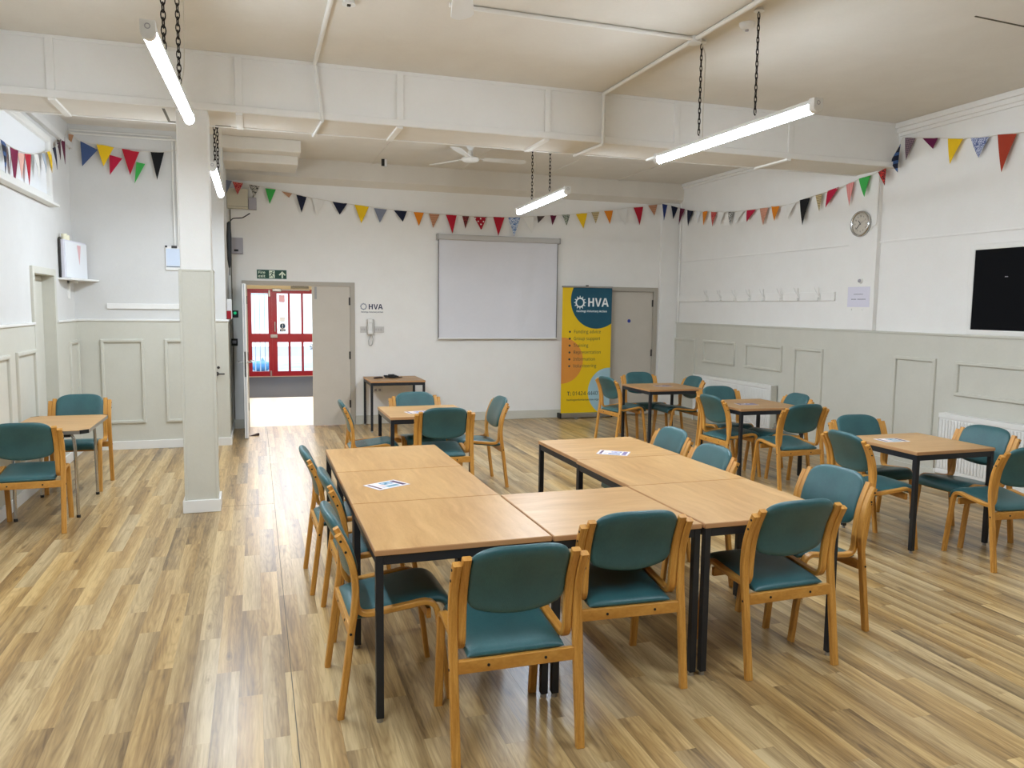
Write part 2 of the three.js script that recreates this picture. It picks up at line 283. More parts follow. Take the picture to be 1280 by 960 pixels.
{ // left wall: local x runs along world -z, local z into the room
  const w = struct('wall_left', 'white side wall with a panelled stone grey dado and a door', [XL, 0, 0], PI / 2);
  const d0 = 8.30, d1 = 9.06, dh = 1.99;
  part('upper_wall', [bx(-ZF, d0, 0, CE, -0.15, 0), bx(d0, d1, dh, CE, -0.15, 0), bx(d1, 10.2, 0, CE, -0.15, 0), bx(d0, d1, 0, dh, -0.2, -0.13)], M.dimmedWhite, w);
  part('dado_panel', [bx(-ZF, d0 - 0.06, 0, DADO_L, 0, 0.02), bx(d1 + 0.06, -ZA, 0, DADO_L, 0, 0.02)], M.stone, w);
  part('dado_rail', [rb(-ZF, d0 - 0.06, DADO_L - 0.004, DADO_L + 0.02, 0, 0.034, 0.004), rb(d1 + 0.07, -ZA, DADO_L - 0.004, DADO_L + 0.02, 0, 0.034, 0.004)], M.whiteGloss, w);
  panels(w, [[5.2, 5.75, 0.31, 1.285], [5.95, 6.5, 0.31, 1.285], [6.75, 7.37, 0.31, 1.285], [7.58, 8.18, 0.31, 1.288], [9.60, 10.03, 0.31, 1.29]], 0.019, M.stone);
  part('pipe_boxing', rb(7.5, -ZA, 3.425, 3.49, 0, 0.05, 0.008), M.dimmedWhite, w);
  const wd = struct('door_3', 'stone grey door in the side wall beside the alcove', [XL, 0, 0], PI / 2);
  part('door_frame', [rb(d0 - 0.065, d0 + 0.008, 0, dh + 0.06, -0.13, 0.026, 0.005), rb(d1 - 0.008, d1 + 0.065, 0, dh + 0.06, -0.13, 0.026, 0.005), rb(d0 - 0.06, d1 + 0.06, dh - 0.008, dh + 0.06, -0.13, 0.025, 0.005)], M.stone, wd);
  const leaf = part('door_leaf', rb(d0 + 0.01, d1 - 0.01, 0.008, dh - 0.012, -0.13, -0.09, 0.003), M.stone, wd);
  part('door_sign', rb(8.50, 8.56, 1.52, 1.60, -0.092, -0.088, 0.001), M.paper, leaf, 'white sign with a blue symbol');
  part('door_symbol', rb(8.52, 8.54, 1.54, 1.585, -0.0885, -0.087, 0.0007), std({ color: '#2e3f9c', roughness: 0.5 }), leaf);
  const b = struct('baseboard_left', 'white skirting along the side wall', [XL, 0, 0], PI / 2);
  part('skirting', [rb(-ZF, d0 - 0.07, 0, 0.10, 0.02, 0.038, 0.004), rb(d1 + 0.07, -ZA - 0.04, 0, 0.10, 0.02, 0.038, 0.004)], M.whiteGloss, b);
  const wi = struct('window_1', 'high boarded window with a white frame above the side door', [XL, 0, 0], PI / 2);
  part('window_frame', frameRing(9.06 - 6.3, 0.66, 0.07, 0.05, 6.3, 2.70, 0), M.whiteGloss, wi);
  part('white_board', bx(6.36, 9.0, 2.75, 3.31, 0, 0.008), std({ color: '#f3f4f5', roughness: 0.5 }), wi);
  part('window_sill', rb(6.2, 9.12, 2.675, 2.70, 0, 0.09, 0.005), M.whiteGloss, wi);
}
{
  const w = struct('wall_front', 'white wall at the other end of the hall');
  part('wall_surface', bx(XL - 0.15, XR + 0.15, 0, CE, ZF, ZF + 0.15), M.white, w);
  const b = struct('ceiling_beam', 'deep boxed white beam crossing the hall above the pillar');
  const z0 = -7.40, z1 = -6.84, y = 3.25;
  part('beam_boxing', bx(XL, XR, y, CE, z0, z1), M.white, b);
  part('lower_lip', rb(XL, XR, y - 0.006, y + 0.05, z1, z1 + 0.026, 0.005), M.white, b);
  part('upper_lip', rb(XL, XR, CE - 0.03, CE, z1, z1 + 0.012, 0.003), M.white, b);
  part('soffit_board', bx(XL, XR, y - 0.004, y, z0 + 0.02, z1 - 0.01), M.ceiling, b);
  part('rear_lip', rb(XL, XR, y - 0.012, y + 0.03, z0 - 0.012, z0 + 0.02, 0.003), M.white, b);
  for (const x of [-1.42, -0.09, 1.21, 2.55, 3.87, 5.165]) {
    part('cover_strip', rb(x - 0.028, x + 0.028, y + 0.05, CE - 0.02, z1, z1 + 0.02, 0.004), M.white, b);
    part('soffit_strip', rb(x - 0.026, x + 0.026, y - 0.022, y, z0, z1, 0.004), M.white, b);
  }
  part('soffit_gap', [bx(-0.665, -0.645, y - 0.006, y, -7.38, -6.9), bx(-0.645, -0.58, y - 0.006, y, -7.38, -7.34), bx(-0.29, -0.165, y - 0.006, y, -7.40, -7.36)], M.dirt, b, 'dark open gap in the soffit beside the pillar');
  const p = struct('pillar', 'square pillar, white above and stone grey clad below');
  part('shaft', rb(-0.562, -0.326, 0, 3.25, -7.08, -6.842, 0.01), M.white, p);
  part('cladding', [rb(-0.570, -0.318, 0.08, 1.985, -7.09, -6.832, 0.008), rb(-0.574, -0.314, 1.975, 1.992, -7.094, -6.828, 0.004)], M.stone, p);
  part('edge_bead', [rb(-0.575, -0.553, 0.1, 1.98, -6.834, -6.824, 0.003), rb(-0.335, -0.313, 0.1, 1.98, -6.834, -6.824, 0.003)], M.stone, p);
  part('skirting', rb(-0.592, -0.300, 0, 0.105, -7.11, -6.812, 0.005), M.whiteGloss, p);
}
// ---------------------------------------------------------------- double doors, corridor and the red entrance
{
  const d = struct('door_1', 'stone grey double doors under the fire exit sign, one leaf open');
  part('door_frame', [rb(-0.163, -0.095, 0, 2.04, ZB - 0.15, ZB + 0.02, 0.004), rb(1.292, 1.357, 0, 2.04, ZB - 0.15, ZB + 0.02, 0.004), rb(-0.16, 1.354, 1.98, 2.04, ZB - 0.15, ZB + 0.018, 0.004)], M.doorFrame, d);
  const closed = part('closed_leaf', rb(0.765, 1.288, 0.008, 1.976, ZB - 0.03, ZB + 0.012, 0.003), M.door, d);
  for (const y of [0.25, 0.95, 1.72]) part('hinge', rb(1.272, 1.296, y, y + 0.11, ZB + 0.008, ZB + 0.024, 0.003), M.darkSteel, closed);
  part('flush_bolt', rb(0.80, 0.83, 1.80, 1.97, ZB + 0.01, ZB + 0.03, 0.004), M.steel, closed);
  const open = part('open_leaf', rb(-0.150, -0.106, 0.008, 1.976, ZB + 0.03, ZB + 0.93, 0.003), M.white, d);
  part('intumescent_strip', bx(-0.135, -0.121, 0.01, 1.97, ZB + 0.929, ZB + 0.933), std({ color: '#b9b9bb' }), open);
  part('lock_plate', bx(-0.137, -0.119, 0.80, 1.12, ZB + 0.929, ZB + 0.934), M.darkSteel, open);
  part('lever_handle', [rod([-0.106, 0.98, ZB + 0.85], [-0.05, 0.98, ZB + 0.85], 0.009), rod([-0.05, 0.98, ZB + 0.86], [-0.05, 0.98, ZB + 0.74], 0.009), rod([-0.15, 0.98, ZB + 0.85], [-0.206, 0.98, ZB + 0.85], 0.009), rod([-0.206, 0.98, ZB + 0.86], [-0.206, 0.98, ZB + 0.74], 0.009)], M.steel, open);
  for (const y of [0.25, 0.95, 1.72]) part('hinge', rb(-0.12, -0.096, y, y + 0.11, ZB + 0.012, ZB + 0.034, 0.003), M.darkSteel, open);
  part('door_wedge', new THREE.ExtrudeGeometry(new THREE.Shape([[0, 0], [0.12, 0], [0.12, 0.03], [0.11, 0.03]].map((q) => new THREE.Vector2(...q))), { depth: 0.04, bevelEnabled: false }).rotateY(0.2).translate(-0.1, 0.001, -10.72), std({ color: '#3d2a24', roughness: 0.8 }), d, 'dark wooden wedge');
}
const ZR = -19.4, KX0 = -0.22, KX1 = 2.15, KH = 2.45;
{
  const f = struct('floor_corridor', 'pale wood effect corridor floor beyond the double doors');
  part('floor_sheet', bx(KX0 - 0.1, KX1 + 0.1, -0.1, 0, ZR - 0.1, ZB - 0.1), std({ color: '#e2d4c0', roughness: 0.3 }), f);
  part('entrance_mat', rb(KX0 + 0.02, KX1 - 0.02, 0, 0.008, ZR + 0.06, -15.1, 0.003), M.matting, f, 'dark grey entrance matting');
  const w = struct('wall_corridor', 'cream corridor walls leading to the red entrance');
  part('side_wall', bx(KX0 - 0.15, KX0, 0, KH, ZR, ZB - 0.15), M.cream, w);
  part('far_side_wall', bx(KX1, KX1 + 0.15, 0, KH, ZR, ZB - 0.15), M.cream, w);
  part('over_door_wall', bx(KX0 - 0.15, KX1 + 0.15, 2.06, KH, ZR - 0.12, ZR), M.cream, w);
  part('vent_grille', [rb(0.82, 1.23, 2.10, 2.215, ZR, ZR + 0.05, 0.006)], std({ color: '#8a887e' }), w);
  part('vent_slot', rb(0.86, 1.12, 2.15, 2.20, ZR + 0.045, ZR + 0.054, 0.003), M.blackPlastic, w);
  const c = struct('ceiling_corridor', 'cream corridor ceiling');
  part('ceiling_sheet', bx(KX0 - 0.15, KX1 + 0.15, KH, KH + 0.1, ZR - 0.12, ZB - 0.15), M.cream, c);
  for (const z of [-13.1, -16.6]) {  // unseen lights inferred for the corridor, panels widened to spread glare on the floor
    const l = thing('corridor_light', z > -15 ? 'unseen corridor ceiling light by the double doors, enlarged for the floor glare' : 'unseen corridor ceiling light by the red entrance, enlarged for the floor glare', 'light', [0.5, KH - 0.004, z]);
    part('light_body', rb(-0.63, 0.63, -0.05, 0, -0.63, 0.63, 0.01), M.whitePlastic, l);
    part('light_diffuser', rb(-0.6, 0.6, -0.062, -0.05, -0.6, 0.6, 0.005), std({ color: '#ffffff', emissive: '#f2f4ff', emissiveIntensity: 3.6 }), l);
    const a = new THREE.RectAreaLight('#f2f4ff', 4.2, 1.2, 1.2); a.position.set(0, -0.07, 0); a.rotation.x = -PI / 2; l.add(a);
  }
}
{ // red glazed entrance
  const d = struct('door_4', 'bright red glazed entrance doors at the end of the corridor');
  const Z0 = ZR - 0.05, Z1 = ZR;
  part('door_frame', [rb(KX0, -0.15, 0, 2.06, ZR - 0.1, ZR + 0.02, 0.005), rb(1.98, KX1, 0, 2.06, ZR - 0.1, ZR + 0.02, 0.005), rb(KX0, KX1, 2.035, 2.075, ZR - 0.1, ZR + 0.02, 0.005)], M.red, d);
  part('threshold', rb(KX0, KX1, 0, 0.02, ZR - 0.1, ZR + 0.06, 0.004), std({ color: '#c9b59f' }), d);
  function glazedLeaf(name, x0, x1, cols) {                             // cols: [x0, x1] of each pane column
    const bars = [bx(x0, x1, 0.02, 0.135, Z0, Z1), bx(x0, x1, 0.825, 1.03, Z0, Z1), bx(x0, x1, 1.975, 2.035, Z0, Z1)];
    const xs = [x0, ...cols.flat(), x1];
    for (let i = 0; i < xs.length; i += 2) for (const [lo, hi] of [[0.135, 0.825], [1.03, 1.975]]) bars.push(bx(xs[i], xs[i + 1], lo, hi, Z0, Z1));
    const leaf = part(name, bars, M.red, d);
    for (const [a, b] of cols) for (const [lo, hi] of [[0.135, 0.825], [1.03, 1.975]]) part('glass_pane', bx(a - 0.01, b + 0.01, lo - 0.01, hi + 0.01, Z0 + 0.022, Z0 + 0.027), M.glass, leaf);
    return leaf;
  }
  const side = glazedLeaf('side_leaf', -0.15, 0.383, [[-0.075, 0.295]]);
  const main = glazedLeaf('main_leaf', 0.384, 1.482, [[0.498, 0.744], [0.798, 1.048], [1.10, 1.35]]);
  glazedLeaf('far_leaf', 1.483, 1.98, [[1.56, 1.90]]);
  part('door_closer', [rb(0.40, 0.60, 2.02, 2.09, ZR, ZR + 0.05, 0.01), rb(0.60, 1.25, 2.045, 2.07, ZR + 0.02, ZR + 0.04, 0.006)], M.steel, main);
  part('pull_handle', [rod([0.445, 1.08, ZR + 0.05], [0.445, 1.31, ZR + 0.05], 0.013), rod([0.445, 1.1, ZR], [0.445, 1.1, ZR + 0.05], 0.01), rod([0.445, 1.29, ZR], [0.445, 1.29, ZR + 0.05], 0.01)], M.steel, main);
  part('latch', rb(0.34, 0.50, 0.93, 1.01, ZR, ZR + 0.06, 0.01), M.steel, main);
  part('upper_bolt', rb(0.31, 0.35, 1.90, 2.05, ZR, ZR + 0.03, 0.006), M.steel, side);
  part('lower_bolt', rb(0.32, 0.36, 0.02, 0.15, ZR, ZR + 0.03, 0.006), M.steel, side);
  part('lever', rod([-0.13, 0.40, ZR + 0.05], [-0.03, 0.40, ZR + 0.05], 0.012), M.steel, side);
  const gz = Z0 + 0.029;
  part('pink_notice', bx(0.54, 0.68, 1.77, 1.94, gz, gz + 0.002), new THREE.MeshPhysicalMaterial({ color: '#ecc9c8', transmission: 0.55, thickness: 0, roughness: 1 }), main);
  part('white_notice', bx(0.55, 0.69, 1.31, 1.42, gz, gz + 0.002), M.thinPaper, main);
  part('fire_door_notice', new THREE.BoxGeometry(0.14, 0.21, 0.002).translate(0.62, 1.175, gz + 0.001), std({ map: canvasTexture(128, 192, (g) => {
    g.fillStyle = '#f4f6f8'; g.fillRect(0, 0, 128, 192); g.fillStyle = '#123a5a'; g.beginPath(); g.arc(64, 66, 54, 0, 7); g.fill(); g.fillRect(6, 134, 116, 50);
    g.fillStyle = '#f4f6f8'; g.fillRect(57, 28, 14, 50); g.beginPath(); g.arc(64, 96, 9, 0, 7); g.fill(); g.fillRect(20, 148, 88, 7); g.fillRect(30, 164, 68, 7); }), roughness: 0.6 }), main, 'white notice with a blue mandatory disc');
}
// outside the entrance: pavement, road, a pale facade across the street
{
  const g = struct('ground_outside', 'pale pavement outside the entrance');
  part('pavement', bx(-14, 16, -0.2, -0.03, -27, ZR - 0.1), M.paving, g);
  part('road', bx(-30, 34, -0.25, -0.12, -36, -27), std({ color: '#8d949b', roughness: 0.9 }), g);
  part('kerb', bx(-30, 34, -0.2, -0.02, -27.15, -27), std({ color: '#b8bcc0', roughness: 0.9 }), g);
  const r = thing('railing', 'slim upright railing on the pavement outside the entrance', 'railing', [0, -0.03, -20.4]);
  for (let i = 0; i < 4; i++) part('upright', rod([-0.12 + i * 0.115, 0, 0], [-0.12 + i * 0.115, 2.0, 0], 0.014), std({ color: '#9fb2bd', roughness: 0.5 }), r);
  part('top_rail', rod([-0.4, 2.0, 0], [0.35, 2.0, 0], 0.018), std({ color: '#9fb2bd', roughness: 0.5 }), r);
  const b = thing('blue_bag', 'small blue bag lying on the pavement outside the entrance', 'bag', [0.12, -0.03, -21.6]);
  part('bag_body', new THREE.SphereGeometry(0.26, 20, 12).scale(1.1, 0.55, 0.7).translate(0, 0.13, 0), std({ color: '#3f7fae', roughness: 0.6 }), b);
  part('bag_knot', new THREE.ConeGeometry(0.07, 0.12, 10).translate(0.05, 0.3, 0), std({ color: '#3f7fae', roughness: 0.6 }), b);
  const k = thing('wheelie_bin', 'tall blue bin standing on the pavement outside the entrance', 'bin', [2.05, -0.03, -24.0]);
  const bin = new THREE.CylinderGeometry(0.36, 0.29, 1.2, 4, 1).rotateY(PI / 4).translate(0, 0.66, 0); part('bin_body', bin, std({ color: '#3f86c4', roughness: 0.6 }), k);
  part('bin_lid', rb(-0.29, 0.29, 1.26, 1.33, -0.3, 0.29, 0.02), std({ color: '#3a7cb8', roughness: 0.6 }), k);
  for (const x of [-0.2, 0.2]) part('wheel', new THREE.CylinderGeometry(0.1, 0.1, 0.05, 20).rotateZ(PI / 2).translate(x, 0.1, -0.24), M.blackPlastic, k);
  const f = thing('street_building', 'pale rendered building across the street', 'building', [0, -0.12, -36.5]);
  part('facade', bx(-16, 18, 0, 7.5, -0.4, 0), std({ color: '#eef1f3', roughness: 0.8 }), f);
  for (let i = -5; i < 7; i++) { const q = part('window', frameRing(1.2, 1.6, 0.08, 0.06, i * 2.6, 3.6, 0), std({ color: '#ffffff' }), f); part('pane', bx(i * 2.6 + 0.06, i * 2.6 + 1.14, 3.66, 5.14, 0, 0.01), std({ color: '#b7cbd8', roughness: 0.15 }), q); }
}

// ---------------------------------------------------------------- chairs
const REAR = 0.235;                                                     // local z of the rear feet; a chair faces its own -z
const side = (pts) => new THREE.CatmullRomCurve3(pts.map(([u, y]) => new THREE.Vector3(0, y, REAR - u)), false, 'centripetal');
function lamination(pts, t, x0, x1, n = 40) {                           // bent laminated strip lying in the side plane
  const curve = side(pts), c = 0.004, h = t / 2, prof = [[x0 + c, -h], [x1 - c, -h], [x1, -h + c], [x1, h - c], [x1 - c, h], [x0 + c, h], [x0, h - c], [x0, -h + c]];
  const frames = [], P = new THREE.Vector3(), T = new THREE.Vector3(); let s = 0, last = null;
  for (let i = 0; i <= n; i++) { curve.getPointAt(i / n, P); curve.getTangentAt(i / n, T); if (last) s += last.distanceTo(P); last = P.clone(); frames.push({ p: P.clone(), n: new THREE.Vector3(0, T.z, -T.y).normalize(), s }); }
  const pos = [], uv = [], idx = [];
  let per = 0;
  for (let e = 0; e < 8; e++) {
    const a = prof[e], b = prof[(e + 1) % 8], L = Math.hypot(a[0] - b[0], a[1] - b[1]), base = pos.length / 3;
    for (const f of frames) for (const [q, v] of [[a, per], [b, per + L]]) { pos.push(q[0], f.p.y + f.n.y * q[1], f.p.z + f.n.z * q[1]); uv.push(f.s * 1.3, v * 4 + 0.37 * x0); }
    for (let i = 0; i < n; i++) { const k = base + 2 * i; idx.push(k, k + 1, k + 2, k + 1, k + 3, k + 2); }
    per += L;
  }
  for (const f of [frames[0], frames[n]]) {
    const base = pos.length / 3;
    for (const q of prof) { pos.push(q[0], f.p.y + f.n.y * q[1], f.p.z + f.n.z * q[1]); uv.push(q[1] * 3, q[0] * 3); }
    for (let k = 1; k < 7; k++) f !== frames[0] ? idx.push(base, base + k, base + k + 1) : idx.push(base, base + k + 1, base + k);
  }
  const g = new THREE.BufferGeometry(); g.setAttribute('position', new THREE.Float32BufferAttribute(pos, 3)); g.setAttribute('uv', new THREE.Float32BufferAttribute(uv, 2)); g.setIndex(idx); g.computeVertexNormals();
  return g;
}
// upholstered pad along a side curve; lo(s) and hi(s) give the ends along the curve for s across (-1..1)
function pad(pts, halfW, halfT, lo, hi, bow = 0, nx = 22, ny = 26) {
  const curve = side(pts), pos = [], uv = [], idx = [], P = new THREE.Vector3(), T = new THREE.Vector3();
  const edge = (a) => Math.pow(Math.max(0, 1 - Math.pow(Math.abs(a), 7)), 0.45);
  for (const sgn of [1, -1]) {
    const base = pos.length / 3;
    for (let j = 0; j <= ny; j++) for (let i = 0; i <= nx; i++) {
      const s = Math.sin((i / nx * 2 - 1) * PI / 2), t = Math.sin((j / ny * 2 - 1) * PI / 2), v = clamp(lerp(lo(s), hi(s), (t + 1) / 2), 0, 1);
      curve.getPointAt(v, P); curve.getTangentAt(v, T);
      const off = sgn * halfT * edge(s) * edge(t) + bow * (1 - s * s), ny_ = -T.z, nz_ = T.y;
      pos.push(s * halfW, P.y + ny_ * off, P.z + nz_ * off); uv.push(s * halfW * 2 + 0.5, v * 0.5);
    }
    for (let j = 0; j < ny; j++) for (let i = 0; i < nx; i++) { const k = base + j * (nx + 1) + i, a = k, b = k + 1, c = k + nx + 1, d = c + 1; sgn < 0 ? idx.push(a, c, b, b, c, d) : idx.push(a, b, c, b, d, c); }
  }
  const g = new THREE.BufferGeometry(); g.setAttribute('position', new THREE.Float32BufferAttribute(pos, 3)); g.setAttribute('uv', new THREE.Float32BufferAttribute(uv, 2)); g.setIndex(idx); g.computeVertexNormals();
  return g;
}
const OUTER = [[0, 0], [0.024, 0.18], [0.047, 0.36], [0.062, 0.47], [0.067, 0.55], [0.055, 0.645], [0.029, 0.722], [-0.003, 0.786]];
const INNER = [[0.478, 0], [0.455, 0.18], [0.432, 0.34], [0.424, 0.395], [0.408, 0.434], [0.372, 0.45], [0.3, 0.443], [0.2, 0.432], [0.125, 0.426], [0.094, 0.434], [0.078, 0.462], [0.074, 0.51], [0.070, 0.56], [0.057, 0.65], [0.030, 0.73], [-0.008, 0.806]];
function makeChair() {
  const t = thing('chair', '', 'chair');
  for (const s of [-1, 1]) {
    const r = part('rear_leg', lamination(OUTER, 0.028, Math.min(s * 0.233, s * 0.267), Math.max(s * 0.233, s * 0.267)), M.beech, t);
    part('front_leg', lamination(INNER, 0.024, Math.min(s * 0.197, s * 0.2325), Math.max(s * 0.197, s * 0.2325), 72), M.beech, t);
    for (const [u, y] of [[0.044, 0.365], [0.026, 0.715], [0.006, 0.762]]) part('screw_plug', new THREE.CylinderGeometry(0.0055, 0.0055, 0.004, 10).rotateZ(PI / 2).translate(s * 0.2675, y, REAR - u), M.blackPlastic, r);
  }
  const rail = part('rear_rail', rb(-0.234, 0.234, 0.343, 0.394, REAR - 0.062, REAR - 0.038, 0.003), M.beech, t);
  for (const x of [-0.115, 0.115]) part('screw_plug', new THREE.CylinderGeometry(0.006, 0.006, 0.004, 10).rotateX(PI / 2).translate(x, 0.369, REAR - 0.0375), M.blackPlastic, rail);
  part('front_rail', rb(-0.198, 0.198, 0.365, 0.41, REAR - 0.40, REAR - 0.38, 0.003), M.beech, t);
  part('seat', pad([[0.05, 0.404], [0.15, 0.416], [0.27, 0.43], [0.37, 0.444], [0.43, 0.447], [0.468, 0.43], [0.484, 0.392]], 0.196, 0.027, () => 0, () => 1), M.vinyl, t);
  const top = (s) => 1 - 0.34 * (1 - Math.pow(1 - Math.pow(Math.abs(s), 3.2), 1 / 2.4)), bottom = (s) => 0.0 + 0.11 * s * s + 0.12 * Math.pow(Math.abs(s), 14);
  part('backrest', pad([[0.078, 0.555], [0.071, 0.63], [0.052, 0.70], [0.018, 0.775], [-0.024, 0.853]], 0.2, 0.023, bottom, top, 0.016, 30, 26), M.vinyl, t);
  return t;
}
const chair0 = makeChair();
let chairCount = 0;
function chair(x, z, turn, label, group) {                              // x, z: the middle between the rear feet; turn 0 faces away from the photographer
  const c = chairCount++ ? chair0.clone() : chair0;
  if (c !== chair0) { c.name = numbered('chair'); scene.add(c); }
  c.rotation.y = turn; c.position.set(x - Math.sin(turn) * REAR, 0, z - Math.cos(turn) * REAR);
  c.userData = { label, category: 'chair', group };
  return c;
}
const Q = PI / 2;
{
  const u = 'teal chairs round the U of tables';
  chair(0.932, -2.695, -0.01, 'teal padded chair at the U base, tucked at the pillar side corner table', u);
  chair(1.575, -3.015, -0.046, 'teal padded chair tucked under the middle table of the U base', u);
  chair(2.408, -2.99, 0.03, 'teal padded chair at the U base, tucked at the radiator side corner table', u);
  chair(3.09, -3.537, Q + 0.07, 'teal padded chair pulled out beside the radiator side corner of the U', u);
  chair(2.797, -4.326, Q, 'teal padded chair pushed in at the middle of the radiator side arm', u);
  chair(2.92, -5.06, Q - 0.015, 'teal padded chair at the banner end of the radiator side arm', u);
  chair(0.302, -3.435, -Q + 0.02, 'teal padded chair on the pillar side at the corner table of the U', u);
  chair(0.345, -4.21, -Q + 0.02, 'teal padded chair on the pillar side at the middle leaflet table', u);
  chair(0.288, -4.915, -Q + 0.02, 'teal padded chair on the pillar side nearest the double doors', u);
  const a = 'teal chairs round the single table by the screen';
  chair(0.755, -7.30, -Q - 0.02, 'teal padded chair on the double door side of the table below the screen', a);
  chair(1.53, -7.85, PI + 0.06, 'teal padded chair between the table below the screen and the wall table', a);
  chair(1.56, -6.61, -0.05, 'teal padded chair between the U and the table below the screen', a);
  chair(2.268, -7.28, Q, 'teal padded chair on the banner side of the table below the screen', a);
  const b = 'teal chairs round the table by the banner';
  chair(4.29, -9.17, -Q + 0.11, 'teal padded chair standing in front of the yellow banner', b);
  chair(5.03, -9.72, PI - 0.04, 'teal padded chair with its back to the single grey door', b);
  chair(5.475, -9.0, Q - 0.02, 'teal padded chair between the banner table and the far radiator', b);
  const c = 'teal chairs round the table by the far radiator';
  chair(4.45, -6.985, -Q + 0.03, 'teal padded chair on the U side of the table by the far radiator', c);
  chair(5.03, -7.75, PI - 0.1, 'teal padded chair between the banner table and the far radiator table', c);
  chair(5.44, -6.87, Q - 0.08, 'teal padded chair against the panelled wall at the far radiator table', c);
  chair(4.916, -6.095, 0.01, 'teal padded chair with its back to the near radiator table group', c);
  const d = 'teal chairs round the table by the near radiator';
  chair(4.08, -4.62, -Q - 0.08, 'teal padded chair on the U side of the table by the near radiator', d);
  chair(4.82, -5.33, PI - 0.1, 'teal padded chair at the near radiator table, back to the far radiator table', d);
  chair(5.355, -4.54, Q + 0.05, 'teal padded chair with its back to the near radiator', d);
  chair(4.885, -3.785, -0.09, 'teal padded chair at the near radiator table with its back to the open floor', d);
  const e = 'teal chairs at the folding table';
  chair(-1.635, -6.46, 0.02, 'teal padded chair at the folding table with its back to the open hall', e);
  chair(-1.595, -8.31, PI + 0.02, 'teal padded chair at the folding table with its back to the alcove panels', e);
}

// ---------------------------------------------------------------- tables
function table(x0, x1, z0, z1, h, alongX, label, group, topMat = M.laminate) {   // z0 far edge, z1 near edge
  const cx = (x0 + x1) / 2, cz = (z0 + z1) / 2, w = (x1 - x0) / 2, d = (z1 - z0) / 2;
  const t = thing('meeting_table', label, 'table', [cx, 0, cz], 0, group);
  const top = new THREE.BoxGeometry(2 * w - 0.006, 0.004, 2 * d - 0.006).translate(0, h - 0.002, 0), p = top.attributes.position, uv = top.attributes.uv, ou = rnd(), ov = rnd();
  for (let i = 0; i < p.count; i++) alongX ? uv.setXY(i, p.getX(i) * 0.9 + ou, p.getZ(i) * 0.9 + ov) : uv.setXY(i, p.getZ(i) * 0.9 + ou, p.getX(i) * 0.9 + ov);
  const tt = part('tabletop', top, topMat, t);
  part('edge_lipping', rb(-w, w, h - 0.024, h - 0.0012, -d, d, 0.003), M.edge, tt, 'brown table edge');
  const i = 0.004, L = 0.032;
  for (const [a, c] of [[-1, -1], [1, -1], [-1, 1], [1, 1]]) {
    const lx = a * (w - i - L / 2), lz = c * (d - i - L / 2);
    const leg = part('leg', rb(lx - L / 2, lx + L / 2, 0.018, h - 0.024, lz - L / 2, lz + L / 2, 0.003), M.black, t);
    part('foot', new THREE.CylinderGeometry(0.012, 0.014, 0.02, 12).translate(lx, 0.01, lz), M.steel, leg);
  }
  for (const c of [-1, 1]) {
    const z = c * (d - i - 0.014), x = c * (w - i - 0.014);
    part('frame_rail', rb(-w + i + L, w - i - L, h - 0.064, h - 0.024, z - 0.0125, z + 0.0125, 0.002), M.black, t);
    part('frame_rail', rb(x - 0.0125, x + 0.0125, h - 0.064, h - 0.024, -d + i + L, d - i - L, 0.002), M.black, t);
  }
  return t;
}
{
  const u = 'beech tables pushed together in a U', H = 0.735;
  table(0.441, 1.205, -3.873, -3.093, H, false, 'beech table at the pillar side corner of the U', u);
  table(0.441, 1.205, -4.648, -3.877, H, false, 'beech table with the colourful leaflet in the pillar side arm', u);
  table(0.441, 1.205, -5.43, -4.652, H, false, 'beech table ending the pillar side arm of the U', u);
  table(1.213, 1.945, -3.865, -3.085, H, true, 'beech table in the middle of the U base', u);
  table(1.957, 2.722, -3.872, -3.078, H, false, 'beech table at the radiator side corner of the U', u);
  table(1.968, 2.728, -4.638, -3.876, H, false, 'bare beech table in the middle of the radiator side arm', u);
  table(1.982, 2.738, -5.40, -4.642, H, true, 'beech table with a leaflet ending the radiator side arm', u);
  const s = 'single beech tables';
  table(1.122, 1.885, -7.63, -6.855, H, true, 'beech table with four chairs below the projector screen', s);
  table(4.553, 5.31, -9.26, -8.49, H, true, 'beech table with chairs in front of the single grey door', s, M.shadedLaminate);
  table(4.575, 5.34, -7.40, -6.63, H, true, 'beech table with four chairs beside the far radiator', s, M.shadedLaminate);
  table(4.412, 5.14, -5.0, -4.28, H, true, 'beech table with four chairs beside the near radiator', s);
  table(1.465, 2.22, -11.34, -10.59, 0.70, true, 'small brown table standing against the white end wall', s, M.shadedLaminate);
}
